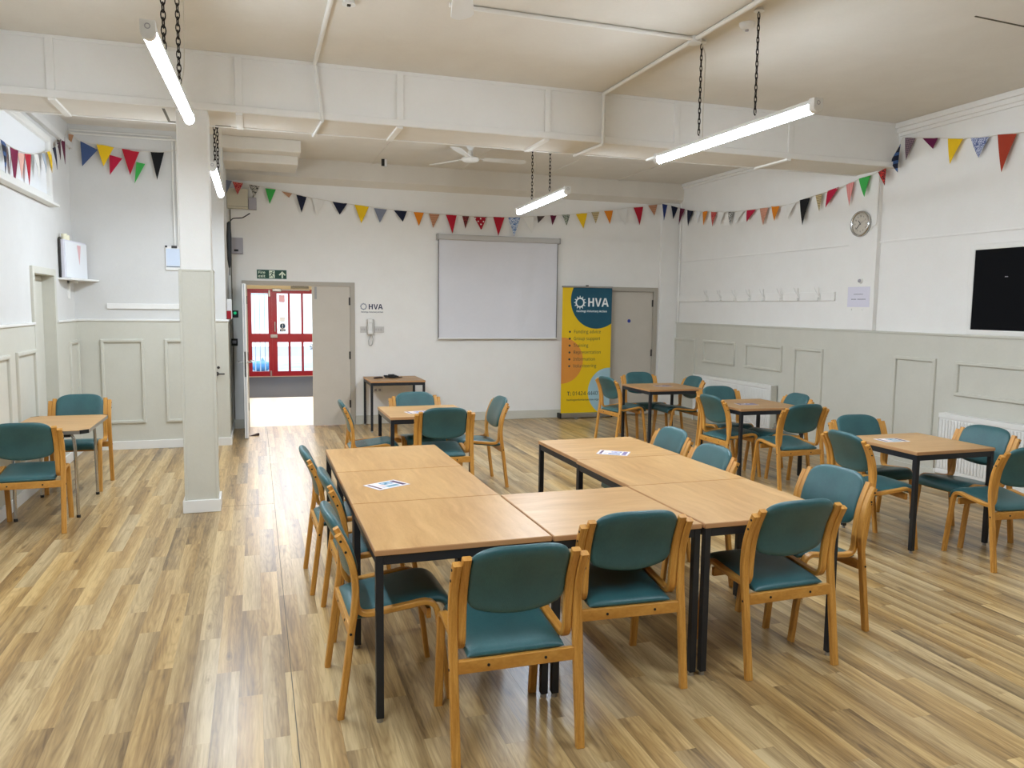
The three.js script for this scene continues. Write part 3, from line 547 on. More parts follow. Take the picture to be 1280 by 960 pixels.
{ // folding table with chamfered corners and chrome legs
  const h = 0.712, x0 = -1.885, x1 = -1.275, z0 = -7.82, z1 = -6.86, c = 0.06;
  const t = thing('folding_table', 'folding table with bright metal edge and chrome legs beside the side wall', 'table', [(x0 + x1) / 2, 0, (z0 + z1) / 2]);
  const w = (x1 - x0) / 2, d = (z1 - z0) / 2, oct = (k) => new THREE.Shape([[-w + c, -d], [w - c, -d], [w, -d + c], [w, d - c], [w - c, d], [-w + c, d], [-w, d - c], [-w, -d + c]].map(([a, b]) => new THREE.Vector2(a * k, b * k)));
  part('tabletop', metric(new THREE.ExtrudeGeometry(oct(0.993), { depth: 0.003, bevelEnabled: false }).rotateX(-PI / 2).translate(0, h - 0.003, 0)), M.laminate, t);
  part('metal_edge', metric(new THREE.ExtrudeGeometry(oct(1), { depth: 0.026, bevelEnabled: false }).rotateX(-PI / 2).translate(0, h - 0.029, 0)), M.steel, t);
  for (const [a, b] of [[-1, -1], [1, -1], [-1, 1], [1, 1]]) part('corner_guard', metric(new THREE.BoxGeometry(0.075, 0.03, 0.012).rotateY(a * b * PI / 4)).translate(a * (w - c / 2), h - 0.014, b * (d - c / 2)), M.blackPlastic, t);
  for (const z of [-d + 0.09, d - 0.06]) {
    part('leg_frame', tube([[-w + 0.07, 0.02, z], [-w + 0.075, 0.55, z], [-w + 0.085, 0.655, z], [-w + 0.13, 0.675, z], [w - 0.16, 0.675, z], [w - 0.115, 0.655, z], [w - 0.105, 0.55, z], [w - 0.10, 0.02, z]], 0.0125, 60, 10), M.chrome, t);
    for (const x of [-w + 0.07, w - 0.10]) part('foot', new THREE.CylinderGeometry(0.015, 0.015, 0.022, 12).translate(x, 0.011, z), M.blackPlastic, t);
    part('hinge_block', rb(w - 0.25, w - 0.13, 0.655, 0.684, z - 0.02, z + 0.02, 0.004), M.blackPlastic, t);
  }
}
// leaflets lying on tables
function leaflet(x, z, turn, label, look, h = 0.735) {
  const tex = canvasTexture(256, 180, (g) => {
    g.fillStyle = look > 1 ? '#7d6f74' : '#efe8ea'; g.fillRect(0, 0, 256, 180);
    g.fillStyle = look ? '#5b3d63' : '#5a2334'; g.fillRect(16, 14, 22, 152); g.fillStyle = look ? '#7d6c93' : '#4c2a4e'; g.fillRect(206, 14, 36, 152);
    g.fillStyle = look ? '#8b86ad' : '#4f8aa3'; g.fillRect(104, 20, 90, 66); g.fillStyle = look ? '#5d6f97' : '#6d97a5'; g.fillRect(92, 112, 100, 48);
    g.fillStyle = '#c7ccd6'; g.beginPath(); g.arc(122, 50, 14, 0, 7); g.arc(166, 62, 16, 0, 7); g.fill(); g.fillStyle = '#e7c9bb'; g.fillRect(52, 72, 60, 34);
    g.fillStyle = '#8f8894'; for (let i = 0; i < 4; i++) g.fillRect(50, 118 + i * 11, 34, 5);
  });
  const t = thing('leaflet', label, 'leaflet', [x, h + 0.0005, z], turn, 'leaflets on the tables');
  part('sheet', new THREE.BoxGeometry(0.21, 0.0016, 0.148).translate(0, 0.0009, 0), M.paper, t);
  part('print', new THREE.PlaneGeometry(0.206, 0.144).rotateX(-PI / 2).translate(0, 0.0020, 0), std({ map: tex, roughness: 0.45 }), t);
}
leaflet(0.673, -4.245, 0.5, 'blue and purple leaflet on the pillar side arm of the U', 0);
leaflet(2.31, -4.80, -0.62, 'lilac leaflet on the radiator side arm of the U', 1);
leaflet(1.42, -7.14, 0.2, 'leaflet on the table below the projector screen', 1);
leaflet(4.95, -8.88, -0.1, 'dark leaflet on the table near the yellow banner', 2);
leaflet(4.88, -6.98, -0.2, 'dark leaflet on the table beside the far radiator', 2);
leaflet(4.63, -4.74, -0.1, 'leaflet on the table beside the near radiator', 0);
{ // dark things left on the wall table
  const r = thing('remote_control', 'small dark remote lying on the brown wall table', 'remote', [1.63, 0.701, -11.0], 0.5);
  part('body', rb(-0.07, 0.07, 0, 0.02, -0.022, 0.022, 0.006), std({ color: '#4b3a32', roughness: 0.5 }), r);
  part('keypad', rb(-0.05, 0.05, 0.0195, 0.0225, -0.014, 0.014, 0.001), M.blackPlastic, r);
  const c = thing('cable_coil', 'black coiled cable and adapter on the brown wall table', 'cable', [1.82, 0.701, -11.06]);
  const pts = []; for (let i = 0; i < 40; i++) { const a = i * 0.52, q = 0.07 + 0.02 * Math.sin(i * 1.7); pts.push([q * 1.2 * Math.cos(a), 0.012 + (i / 40) * 0.02 + 0.006 * Math.sin(i * 2.3), q * Math.sin(a)]); }
  part('coil', tube(pts, 0.006, 160, 6), M.blackPlastic, c);
  part('adapter', rb(-0.04, 0.05, 0.002, 0.05, -0.03, 0.03, 0.01), M.blackPlastic, c);
  part('tail', tube([[0.07, 0.008, 0], [0.12, 0.007, 0.03], [0.16, 0.007, -0.02]], 0.006, 20, 6), M.blackPlastic, c);
}

// ---------------------------------------------------------------- lamps
function chainGeometry(top, bottom) {                                   // hanging welded links along -y
  const n = Math.round((top - bottom) / 0.038), list = [];
  for (let i = 0; i < n; i++) list.push(new THREE.TorusGeometry(0.0125, 0.0034, 6, 12).scale(0.92, 1.95, 1).rotateY(i % 2 ? Q - 0.3 : 0.3).translate(0, lerp(top - 0.02, bottom + 0.02, i / (n - 1)), 0));
  return mergeGeometries(list);
}
function battenLamp(x, z, y, len, label, turn = 0) {
  const l = thing('batten_lamp', label, 'lamp', [x, y, z], turn, 'white LED batten lamps hung on chains');
  const h = len / 2, W = 0.028, prof = (w, t, r) => { const s = new THREE.Shape(); s.moveTo(-w, t); s.lineTo(w, t); s.lineTo(w, r); s.absarc(0, r, w, 0, -PI, true); s.lineTo(-w, t); return s; };
  const run = (w, t, r, a, b) => metric(new THREE.ExtrudeGeometry(prof(w, t, r), { depth: b - a, bevelEnabled: false, curveSegments: 16 }).translate(0, 0, a));
  part('housing', rb(-W - 0.001, W + 0.001, 0.05, 0.078, -h, h, 0.006), M.whitePlastic, l);
  part('lamp_diffuser', run(W, 0.051, W, -h + 0.03, h - 0.03), M.lampGlow, l);
  for (const s of [-1, 1]) {
    const cap = part('end_cap', run(W + 0.004, 0.082, W + 0.004, s < 0 ? -h - 0.015 : h - 0.032, s < 0 ? -h + 0.032 : h + 0.015), M.whitePlastic, l);
    part('cap_ring', new THREE.TorusGeometry(0.011, 0.002, 6, 20).translate(0, 0.054, s * (h + 0.0155)), M.greyBox, cap);
    const c = part('chain', chainGeometry(CE - y - 0.03, 0.12), M.chain, l); c.position.z = s * 0.335;
    part('ceiling_hook', [new THREE.CylinderGeometry(0.022, 0.035, 0.02, 16).translate(0, CE - y - 0.01, s * 0.335), rod([0, CE - y - 0.035, s * 0.335], [0, CE - y - 0.01, s * 0.335], 0.004)], M.whitePlastic, l);
    part('lamp_hook', tube([[0, 0.13, s * 0.335], [0.012, 0.11, s * 0.335], [0, 0.076, s * 0.335]], 0.003, 10, 6), M.whitePlastic, l);
  }
  part('supply_cable', tube([[0.0, CE - y - 0.02, -0.335], [0.035, CE - y - 0.12, -0.335], [0.03, 0.25, -0.335], [0.01, 0.078, -0.3]], 0.0035, 24, 6), M.cord, l);
  const a = new THREE.RectAreaLight(LAMP_TINT, LAMP_RADIANCE, 0.056, len - 0.08); a.position.set(0, -0.006, 0); a.rotation.x = -PI / 2; l.add(a);
}
battenLamp(-0.41, -4.88, 2.90, 1.78, 'white batten lamp on chains in front of the beam near the pillar', -0.025);
battenLamp(3.19, -4.95, 2.90, 1.86, 'white batten lamp on chains in front of the beam over the U arm', 0.027);
battenLamp(-0.325, -8.30, 2.86, 1.80, 'white batten lamp behind the pillar before the double doors');
battenLamp(3.03, -8.30, 2.84, 1.84, 'white batten lamp behind the beam near the fan', -0.055);
battenLamp(-0.45, -1.5, 2.90, 1.80, 'white batten lamp over the open floor on the pillar side');
battenLamp(3.2, -1.5, 2.90, 1.80, 'white batten lamp over the open floor on the radiator side');

// ---------------------------------------------------------------- fans, conduits and other ceiling fittings
function fan(x, z, hub, first, label) {
  const f = thing('ceiling_fan', label, 'fan', [x, 0, z], 0, 'ceiling fans');
  part('canopy', new THREE.LatheGeometry([[0.001, CE - 0.07], [0.025, CE - 0.07], [0.055, CE - 0.01], [0.06, CE]].map((p) => new THREE.Vector2(...p)), 24), M.whitePlastic, f);
  part('rod', rod([0, hub, 0], [0, CE - 0.03, 0], 0.011), M.whitePlastic, f);
  part('motor', new THREE.LatheGeometry([[0.001, hub - 0.035], [0.06, hub - 0.032], [0.10, hub - 0.015], [0.115, hub + 0.012], [0.09, hub + 0.03], [0.035, hub + 0.04], [0.03, hub + 0.10], [0.001, hub + 0.11]].map((p) => new THREE.Vector2(...p)), 32), M.whiteGloss, f);
  for (let k = 0; k < 3; k++) {
    const s = new THREE.Shape(); s.moveTo(0.17, -0.05); s.lineTo(0.66, -0.068); s.quadraticCurveTo(0.72, -0.05, 0.72, 0); s.quadraticCurveTo(0.72, 0.05, 0.66, 0.068); s.lineTo(0.17, 0.05); s.lineTo(0.17, -0.05);
    const b = part('blade', new THREE.ExtrudeGeometry(s, { depth: 0.006, bevelEnabled: true, bevelSize: 0.002, bevelThickness: 0.002, bevelSegments: 1 }).rotateX(-PI / 2 - 0.16), M.whitePlastic, f);
    b.position.y = hub + 0.012; b.rotation.y = first + k * 2 * PI / 3;
    const arm = part('blade_arm', rb(0.09, 0.22, -0.002, 0.008, -0.022, 0.022, 0.003), M.whitePlastic, b);
    arm.position.y = 0;
  }
}
fan(2.56, -9.55, 3.52, 0, 'white three blade ceiling fan behind the beam');
fan(1.065, -4.15, 3.46, 1.321, 'white three blade ceiling fan in front of the beam');
{
  const c = thing('ceiling_conduit', 'white conduit along the ceiling over the U with a round junction box', 'conduit');
  part('trunk', rod([3.10, CE - 0.018, -3.2], [3.09, CE - 0.018, -6.82], 0.017), M.pipeWhite, c);
  part('branch', rod([1.25, CE - 0.018, -5.21], [3.10, CE - 0.018, -5.23], 0.015), M.pipeWhite, c);
  part('junction_box', new THREE.CylinderGeometry(0.05, 0.05, 0.045, 24).translate(3.10, CE - 0.022, -5.25), M.whitePlastic, c);
  part('beam_drop', rod([3.09, CE - 0.01, -6.80], [3.09, 3.235, -6.80], 0.015), M.pipeWhite, c);
  part('soffit_run', rod([3.09, 3.23, -6.80], [3.06, 3.23, -7.42], 0.014), M.pipeWhite, c);
  const d = thing('ceiling_conduit', 'white conduit on the beam between the lamps and the double doors', 'conduit');
  part('trunk', rod([0.505, CE - 0.018, -3.2], [0.505, CE - 0.018, -6.82], 0.016), M.pipeWhite, d);
  part('beam_drop', rod([0.505, CE - 0.01, -6.80], [0.56, 3.235, -6.80], 0.014), M.pipeWhite, d);
  part('soffit_run', rod([0.56, 3.23, -6.80], [0.53, 3.23, -7.42], 0.013), M.pipeWhite, d);
  const rose = onY(436, 0, CE), r = thing('ceiling_rose', 'small white fitting on the ceiling by the conduit', 'fitting', [rose.x, CE, rose.z]);
  part('rose_body', new THREE.CylinderGeometry(0.03, 0.045, 0.03, 20).translate(0, -0.015, 0), M.whitePlastic, r);
  part('rose_terminal', rb(-0.012, 0.012, -0.04, -0.028, -0.012, 0.012, 0.003), M.darkSteel, r);
  const sm = onY(934, 29, CE), s = thing('smoke_detector', 'white smoke detector on the ceiling beside the lamp chain', 'detector', [sm.x, CE, sm.z]);
  part('detector_body', new THREE.LatheGeometry([[0.001, -0.045], [0.03, -0.043], [0.045, -0.03], [0.055, -0.012], [0.055, 0]].map((p) => new THREE.Vector2(...p)), 28), M.whitePlastic, s);
  part('detector_cap', new THREE.CylinderGeometry(0.012, 0.012, 0.012, 14).translate(0, -0.048, 0), M.greyBox, s);
  const h = thing('ceiling_sensor', 'small dark bracket under the rear ceiling before the bulkhead', 'bracket', [onY(474, 208, CE - 0.03).x, CE, -10.9]);
  part('bracket', rb(-0.03, 0.01, -0.09, 0, -0.02, 0.02, 0.004), M.blackPlastic, h); part('bracket_plate', rb(0.01, 0.04, -0.1, 0, -0.02, 0.02, 0.004), M.whitePlastic, h);
}

// ---------------------------------------------------------------- bunting
const flagCloth = new Map();
function cloth(kind, a, b = '#ffffff') {
  const key = kind + a + b; if (flagCloth.has(key)) return flagCloth.get(key);
  let m;
  if (kind === 'plain') m = std({ color: a, roughness: 0.9, side: THREE.DoubleSide });
  else {
    const t = canvasTexture(128, 128, (g) => {
      g.fillStyle = a; g.fillRect(0, 0, 128, 128); g.fillStyle = b;
      if (kind === 'dots') for (const [x, y] of [[32, 32], [96, 96]]) { g.beginPath(); g.arc(x, y, 17, 0, 7); g.fill(); }
      if (kind === 'stripe') for (let y = 0; y < 128; y += 32) g.fillRect(0, y, 128, 14);
      if (kind === 'upright') for (let x = 0; x < 128; x += 43) g.fillRect(x, 0, 18, 128);
      if (kind === 'check') { g.globalAlpha = 0.5; for (let y = 0; y < 128; y += 32) { g.fillRect(0, y, 128, 14); g.fillRect(y, 0, 14, 128); } }
      if (kind === 'blotch') for (let i = 0; i < 70; i++) { g.beginPath(); g.ellipse(rnd() * 128, rnd() * 128, 4 + rnd() * 9, 3 + rnd() * 5, rnd() * 3, 0, 7); g.fill(); }
      if (kind === 'halves') g.fillRect(0, 50, 128, 78);
    });
    t.wrapS = t.wrapT = THREE.RepeatWrapping; t.repeat.set(12, 12);
    m = std({ map: t, roughness: 0.9, side: THREE.DoubleSide });
  }
  flagCloth.set(key, m); return m;
}
function bunting(label, runs, cordPixels) {                             // runs: [plane, origin x, origin y, scale, flags]; a flag is its two upper corners and its tip in the photograph
  const t = thing('bunting', label, 'bunting', [0, 0, 0], 0, 'strings of bunting');
  const cord = cordPixels.map(([f, x, y]) => f(x, y));
  part('cord', new THREE.TubeGeometry(new THREE.CatmullRomCurve3(cord, false, 'centripetal'), cord.length * 10, 0.0035, 6), M.cord, t);
  for (const [plane, ox, oy, sc, flags] of runs) for (const [q, m] of flags) {
    const P = q.map(([x, y]) => plane(ox + x / sc, oy + y / sc)), ex = P[1].clone().sub(P[0]).normalize(), en = new THREE.Vector3().crossVectors(ex, P[2].clone().sub(P[0])).normalize();
    if (en.dot(EYE.clone().sub(P[0])) < 0) en.negate();
    const pos = [], uv = [], idx = [], N = 6, ph = rnd() * 6;
    for (const side of [0.0012, -0.0012]) for (let j = 0; j <= N; j++) for (const e of [0, 0.5, 1]) {
      const f = j / N, L = P[0].clone().lerp(P[2], f), R = P[1].clone().lerp(P[2], f), p = L.lerp(R, e);
      p.addScaledVector(en, side + 0.012 * Math.sin(f * 2.4) * (0.6 + 0.4 * Math.sin(ph)) + 0.006 * Math.sin(e * 3.1 + ph) * (1 - f));
      pos.push(p.x, p.y, p.z); const d = p.clone().sub(P[0]); uv.push(d.dot(ex), d.y);
    }
    const row = 3, lay = (N + 1) * row;
    for (let s = 0; s < 2; s++) for (let j = 0; j < N; j++) for (let e = 0; e < 2; e++) { const k = s * lay + j * row + e; s ? idx.push(k, k + 1, k + row, k + 1, k + row + 1, k + row) : idx.push(k, k + row, k + 1, k + 1, k + row, k + row + 1); }
    for (let j = 0; j < N; j++) for (const e of [0, 2]) { const k = j * row + e, a = k, b = k + row, c = k + lay, d = b + lay; idx.push(a, b, c, c, b, d); }
    const g = new THREE.BufferGeometry(); g.setAttribute('position', new THREE.Float32BufferAttribute(pos, 3)); g.setAttribute('uv', new THREE.Float32BufferAttribute(uv, 2)); g.setIndex(idx); g.computeVertexNormals();
    part('flag', g, m, t);
  }
}
const F = { navy: cloth('plain', '#141a33'), purple: cloth('plain', '#7d1440'), pink: cloth('plain', '#e9b5a6'), red: cloth('plain', '#b3122c'), white: cloth('plain', '#e9e6df'), slate: cloth('plain', '#7b8090'), yellow: cloth('plain', '#edc117'),
  brown: cloth('plain', '#4a2a30'), maroon: cloth('plain', '#5f0f33'), tan: cloth('plain', '#b98a68'), crimson: cloth('plain', '#b8103a'), green: cloth('plain', '#3fae4e'), black: cloth('plain', '#0c0d10'), leopard: cloth('blotch', '#c9c2b4', '#2a2621'),
  redDots: cloth('dots', '#a9102a', '#f2efe8'), floral: cloth('blotch', '#3f6fae', '#e6ecf4'), camo: cloth('blotch', '#b9bfae', '#2f3a30'), orange: cloth('plain', '#e08316'), tanStripe: cloth('stripe', '#c99a77', '#a96a4c'), buffStripe: cloth('stripe', '#d0bb90', '#8f7a50'),
  darkPattern: cloth('blotch', '#2b1216', '#9c3b3b'), blue: cloth('plain', '#1c2f6b'), redPattern: cloth('blotch', '#a4122c', '#d97b66'), mono: cloth('blotch', '#17181b', '#d8d6d0'), check: cloth('check', '#d9a58c', '#b4694f'), pale: cloth('upright', '#efe9e2', '#cfd6e2'),
  redBlack: cloth('blotch', '#d23a33', '#1b1013'), pinkStripe: cloth('upright', '#e9a29b', '#d87a78'), denim: cloth('halves', '#3f5d8f', '#141a33'), plaid: cloth('check', '#4b3b49', '#b79a9e'), plum: cloth('plain', '#661046'), blueWeave: cloth('blotch', '#5c6796', '#c6cce0'), rust: cloth('plain', '#a83a22'), charcoal: cloth('plain', '#4b3d3a'), denimBlue: cloth('plain', '#41557f'), greyBlue: cloth('plain', '#a9b4c0') };
const wl = (x, y) => onX(x, y, XL + 0.045), wa = (x, y) => onZ(x, y, ZA + 0.05), wb = (x, y) => onZ(x, y, ZB + 0.04), wbox = (x, y) => onZ(x, y, ZB + 0.15), wc = (x, y) => onZ(x, y, ZB + 0.085), wr = (x, y) => onX(x, y, XR - 0.045), wp = (x, y) => onX(x, y, XR - 0.085);
bunting('colourful bunting along the side wall round into the alcove', [
  [wl, 0, 100, 6.4, [[[[0, 475], [50, 510], [35, 745]], F.denim], [[[50, 525], [84, 545], [62, 700]], F.pale], [[[85, 530], [140, 565], [115, 850]], F.purple], [[[145, 580], [190, 590], [170, 790]], F.pink], [[[200, 590], [243, 595], [232, 840]], F.red], [[[262, 592], [312, 600], [305, 790]], F.white], [[[325, 585], [365, 590], [362, 745]], F.greyBlue], [[[372, 575], [412, 565], [410, 742]], F.yellow], [[[418, 545], [445, 530], [452, 715]], F.navy], [[[458, 505], [480, 492], [482, 638]], F.brown], [[[488, 472], [514, 455], [520, 675]], F.maroon]]],
  [wa, 0, 100, 6.4, [[[[548, 432], [588, 440], [556, 565]], F.tan], [[[642, 488], [782, 560], [658, 690]], F.denimBlue], [[[770, 508], [912, 540], [828, 692]], F.yellow], [[[875, 598], [978, 628], [880, 760]], F.crimson], [[[975, 550], [1115, 572], [1042, 762]], F.red], [[[1090, 655], [1162, 672], [1077, 828]], F.green], [[[1204, 574], [1314, 574], [1258, 800]], F.black]]],
], [[wl, -22, 160], [wl, 0, 174], [wl, 8, 180], [wl, 22, 188], [wl, 38, 192], [wl, 56, 190], [wl, 70, 183], [wl, 81, 170], [wl, 84, 164], [wa, 86, 165], [wa, 101, 176], [wa, 121, 180], [wa, 143, 185.5], [wa, 163, 188], [wa, 174, 189.5], [wa, 188, 189.7], [wa, 205, 190], [wa, 232, 186]]);
bunting('long string of bunting across the white end wall above the screen', [
  [wbox, 180, 120, 6.4, [[[[630, 668], [704, 680], [655, 790]], F.slate], [[[705, 680], [795, 695], [748, 790]], F.redPattern], [[[840, 708], [925, 725], [880, 815]], F.leopard]]],
  [wb, 180, 120, 6.4, [[[[970, 738], [1055, 748], [1005, 865]], F.green], [[[1100, 762], [1185, 780], [1160, 815]], F.tan]]],
  [wb, 360, 230, 5.333, [[[[55, 72], [125, 85], [90, 192]], F.navy], [[[158, 92], [245, 110], [195, 215]], F.white], [[[295, 115], [395, 130], [345, 205]], F.navy], [[[443, 138], [540, 150], [488, 262]], F.yellow], [[[573, 160], [660, 170], [612, 258]], F.slate], [[[705, 175], [793, 182], [765, 252]], F.navy], [[[838, 186], [905, 192], [872, 280]], F.orange], [[[940, 197], [1010, 203], [967, 292]], F.tanStripe], [[[1052, 205], [1125, 208], [1095, 330]], F.red], [[[1162, 213], [1207, 215], [1182, 298]], F.darkPattern]]],
  [wb, 580, 230, 4.741, [[[[58, 195], [135, 196], [101, 275]], F.redDots], [[[173, 195], [240, 198], [202, 308]], F.red], [[[262, 197], [333, 197], [297, 310]], F.floral], [[[345, 195], [415, 194], [402, 292]], F.white], [[[432, 190], [480, 190], [437, 232]], F.charcoal], [[[510, 186], [550, 184], [522, 245]], F.maroon], [[[580, 183], [628, 181], [607, 247]], F.camo], [[[663, 176], [730, 173], [707, 265]], F.yellow], [[[755, 168], [802, 165], [780, 235]], F.buffStripe], [[[830, 160], [883, 157], [863, 238]], F.orange], [[[905, 155], [970, 148], [955, 245]], F.white], [[[1005, 140], [1062, 135], [1040, 243]], F.red], [[[1092, 128], [1145, 122], [1128, 188]], F.tanStripe]]],
], [[wbox, 272, 222], [wbox, 290, 226.5], [wbox, 318, 231.5], [wb, 352, 238], [wb, 376, 244.5], [wb, 420, 252.5], [wb, 452, 257], [wb, 492, 262], [wb, 530, 266], [wb, 572, 269], [wb, 600, 271], [wb, 640, 271.5], [wb, 676, 270], [wb, 713, 268], [wb, 745, 264.5], [wb, 775, 261], [wb, 805, 257.5], [wb, 826, 254.5]]);
bunting('string of bunting on the panelled side wall from corner to pilaster', [
  [wc, 820, 140, 6.4, [[[[50, 735], [92, 740], [62, 868]], F.blue], [[[120, 750], [176, 765], [135, 857]], F.navy]]],
  [wr, 820, 140, 6.4, [[[[195, 770], [230, 775], [185, 902]], F.maroon], [[[253, 785], [297, 788], [260, 912]], F.navy], [[[325, 792], [357, 793], [332, 888]], F.pale], [[[372, 795], [415, 793], [380, 905]], F.orange], [[[443, 798], [485, 800], [455, 915]], F.redPattern], [[[500, 800], [545, 800], [520, 900]], F.white], [[[580, 800], [620, 798], [597, 905]], F.mono], [[[635, 800], [700, 795], [642, 890]], F.white], [[[728, 787], [798, 780], [728, 880]], F.crimson], [[[833, 772], [898, 765], [860, 905]], F.check], [[[925, 754], [988, 750], [950, 870]], F.orange], [[[1045, 740], [1110, 730], [1062, 850]], F.white], [[[1153, 705], [1230, 685], [1175, 905]], F.black]]],
  [wr, 960, 100, 6.4, [[[[380, 922], [436, 903], [412, 1050]], F.buffStripe], [[[475, 888], [572, 855], [462, 1020]], F.crimson]]],
  [wp, 960, 100, 6.4, [[[[624, 838], [690, 815], [652, 1005]], F.pinkStripe], [[[730, 790], [818, 760], [775, 935]], F.green], [[[877, 738], [950, 703], [935, 845]], F.redBlack], [[[982, 655], [1058, 510], [1042, 740]], F.denim]]],
], [[wc, 826, 254], [wc, 838, 257], [wr, 850, 260.5], [wr, 862, 263], [wr, 890, 264.8], [wr, 917, 264.5], [wr, 940, 262], [wr, 965, 258.5], [wr, 990, 254.5], [wr, 1010, 247], [wr, 1028, 241.5], [wr, 1044, 236.5], [wp, 1056, 231.5], [wp, 1076, 223], [wp, 1098, 214.5], [wp, 1111, 204], [wp, 1125, 180], [wp, 1129, 172]]);
bunting('string of bunting on the side wall in front of the beam', [
  [wr, 1080, 80, 6.4, [[[[332, 590], [412, 590], [340, 768]], F.plaid], [[[463, 590], [595, 592], [553, 678]], F.plum], [[[675, 597], [790, 597], [692, 800]], F.yellow], [[[857, 592], [1005, 573], [920, 750]], F.blueWeave], [[[1072, 565], [1220, 558], [1103, 865]], F.rust], [[[1330, 545], [1470, 530], [1380, 780]], F.green]]],
], [[wr, 1129, 172], [wr, 1145, 172.3], [wr, 1173, 172.5], [wr, 1195, 173.2], [wr, 1225, 171.5], [wr, 1259, 167.5], [wr, 1290, 164], [wr, 1320, 160]]);

// ---------------------------------------------------------------- end wall fittings
const font = await new FontLoader().loadAsync('fonts/droid/droid_sans_bold.typeface.json');
const text = (s, size, depth = 0.001) => { const g = new TextGeometry(s, { font, size, depth, curveSegments: 4, bevelEnabled: false }); g.computeBoundingBox(); return g; };
function gear(r, teeth, depth) {                                        // the toothed ring of the wall logo
  const s = new THREE.Shape(), n = teeth * 4; for (let i = 0; i <= n; i++) { const a = i / n * 2 * PI, q = (i % 4 < 2) ? r : r * 0.84; i ? s.lineTo(q * Math.cos(a), q * Math.sin(a)) : s.moveTo(q, 0); }
  const h = new THREE.Path(); h.absarc(0, 0, r * 0.64, 0, 2 * PI, true); s.holes.push(h);
  return new THREE.ExtrudeGeometry(s, { depth, bevelEnabled: false });
}
{
  const l = thing('wall_logo', 'navy HVA lettering with a grey ring on the white wall', 'sign', [1.433, 1.605, ZB + 0.0005]);
  part('ring', gear(0.05, 12, 0.0012).translate(0.05, 0.098, 0), M.logoGrey, l);
  const t = text('HVA', 0.075); t.scale(1.02, 1, 1); part('letters', t.translate(0.115, 0.06, 0), M.ink, l);
  const u = text('Hastings Voluntary Action', 0.019); const k = 0.315 / u.boundingBox.max.x; part('tagline', u.scale(k, 1, 1).translate(0.015, 0.012, 0), M.ink, l);
}
{
  const s = thing('fire_exit_sign', 'green fire exit sign with running figure above the double doors', 'sign', [0.037, 2.07, ZB]);
  part('sign_plate', rb(-0.004, 0.394, -0.004, 0.126, 0, 0.005, 0.001), std({ color: '#c9d8cf', roughness: 0.5 }), s);
  const tex = canvasTexture(640, 200, (g) => {
    g.fillStyle = '#0e4431'; g.fillRect(0, 0, 640, 200); g.fillStyle = '#dfe9d2'; g.font = 'bold 84px sans-serif'; g.fillText('Fire', 24, 88); g.fillText('exit', 24, 172);
    g.fillRect(262, 14, 122, 172); g.strokeStyle = '#0e4431'; g.fillStyle = '#0e4431'; g.lineCap = 'round'; g.lineJoin = 'round';
    g.beginPath(); g.arc(346, 36, 15, 0, 7); g.fill(); g.lineWidth = 22; g.beginPath(); g.moveTo(336, 64); g.lineTo(318, 112); g.stroke();
    g.lineWidth = 13; g.beginPath(); g.moveTo(334, 62); g.lineTo(300, 60); g.lineTo(278, 82); g.moveTo(336, 66); g.lineTo(356, 88); g.lineTo(378, 86); g.moveTo(318, 112); g.lineTo(344, 142); g.lineTo(352, 182); g.moveTo(316, 112); g.lineTo(300, 140); g.lineTo(268, 142); g.stroke();
    g.fillStyle = '#dfe9d2'; g.fillRect(532, 80, 34, 104); g.lineWidth = 30; g.strokeStyle = '#dfe9d2'; g.lineCap = 'butt'; g.lineJoin = 'miter'; g.beginPath(); g.moveTo(484, 116); g.lineTo(549, 48); g.lineTo(614, 116); g.stroke();
  });
  part('sign_print', new THREE.PlaneGeometry(0.388, 0.119).translate(0.195, 0.061, 0.0058), std({ map: tex, roughness: 0.5 }), s);
}
{
  const p = thing('door_entry_phone', 'grey entry phone with handset and cord under the HVA lettering', 'phone', [1.58, 1.30, ZB]);
  part('phone_base', rb(-0.055, 0.05, 0, 0.225, 0, 0.035, 0.012), std({ color: '#c9c6c1', roughness: 0.5 }), p);
  part('handset', [rb(-0.04, 0.02, 0.01, 0.23, 0.035, 0.06, 0.012), rb(-0.042, 0.022, 0.165, 0.232, 0.035, 0.075, 0.014), rb(-0.042, 0.022, 0.005, 0.06, 0.035, 0.075, 0.014)], M.whitePlastic, p);
  part('cord', tube([[0.0, 0.0, 0.03], [-0.03, -0.08, 0.03], [-0.025, -0.15, 0.025], [0.015, -0.15, 0.025], [0.03, -0.06, 0.03], [0.01, 0.01, 0.03]], 0.006, 40, 6), std({ color: '#b5b2ae' }), p);
  const plate = (x, label, n) => { const t = thing('switch_plate', label, 'switch', [x, 1.33, ZB]); part('plate', rb(0, 0.09 + 0.05 * (n - 2), 0, 0.088, 0, 0.012, 0.004), std({ color: '#cdc9c3', roughness: 0.5 }), t); for (let i = 0; i < n; i++) part('rocker', rb(0.014 + i * 0.036, 0.034 + i * 0.036, 0.028, 0.06, 0.011, 0.017, 0.003), std({ color: '#bdb9b4' }), t); };
  plate(1.432, 'grey switch plate on the double door side of the entry phone', 2);
  plate(1.635, 'wide grey switch plate on the screen side of the entry phone', 3);
  const k = thing('wall_socket', 'double wall socket above the skirting behind the brown wall table', 'socket', [1.60, 0.46, ZB]);
  part('plate', rb(0, 0.15, 0, 0.088, 0, 0.014, 0.004), M.whitePlastic, k); for (const x of [0.03, 0.09]) part('outlet', rb(x, x + 0.035, 0.02, 0.055, 0.013, 0.016, 0.002), M.greyBox, k);
}
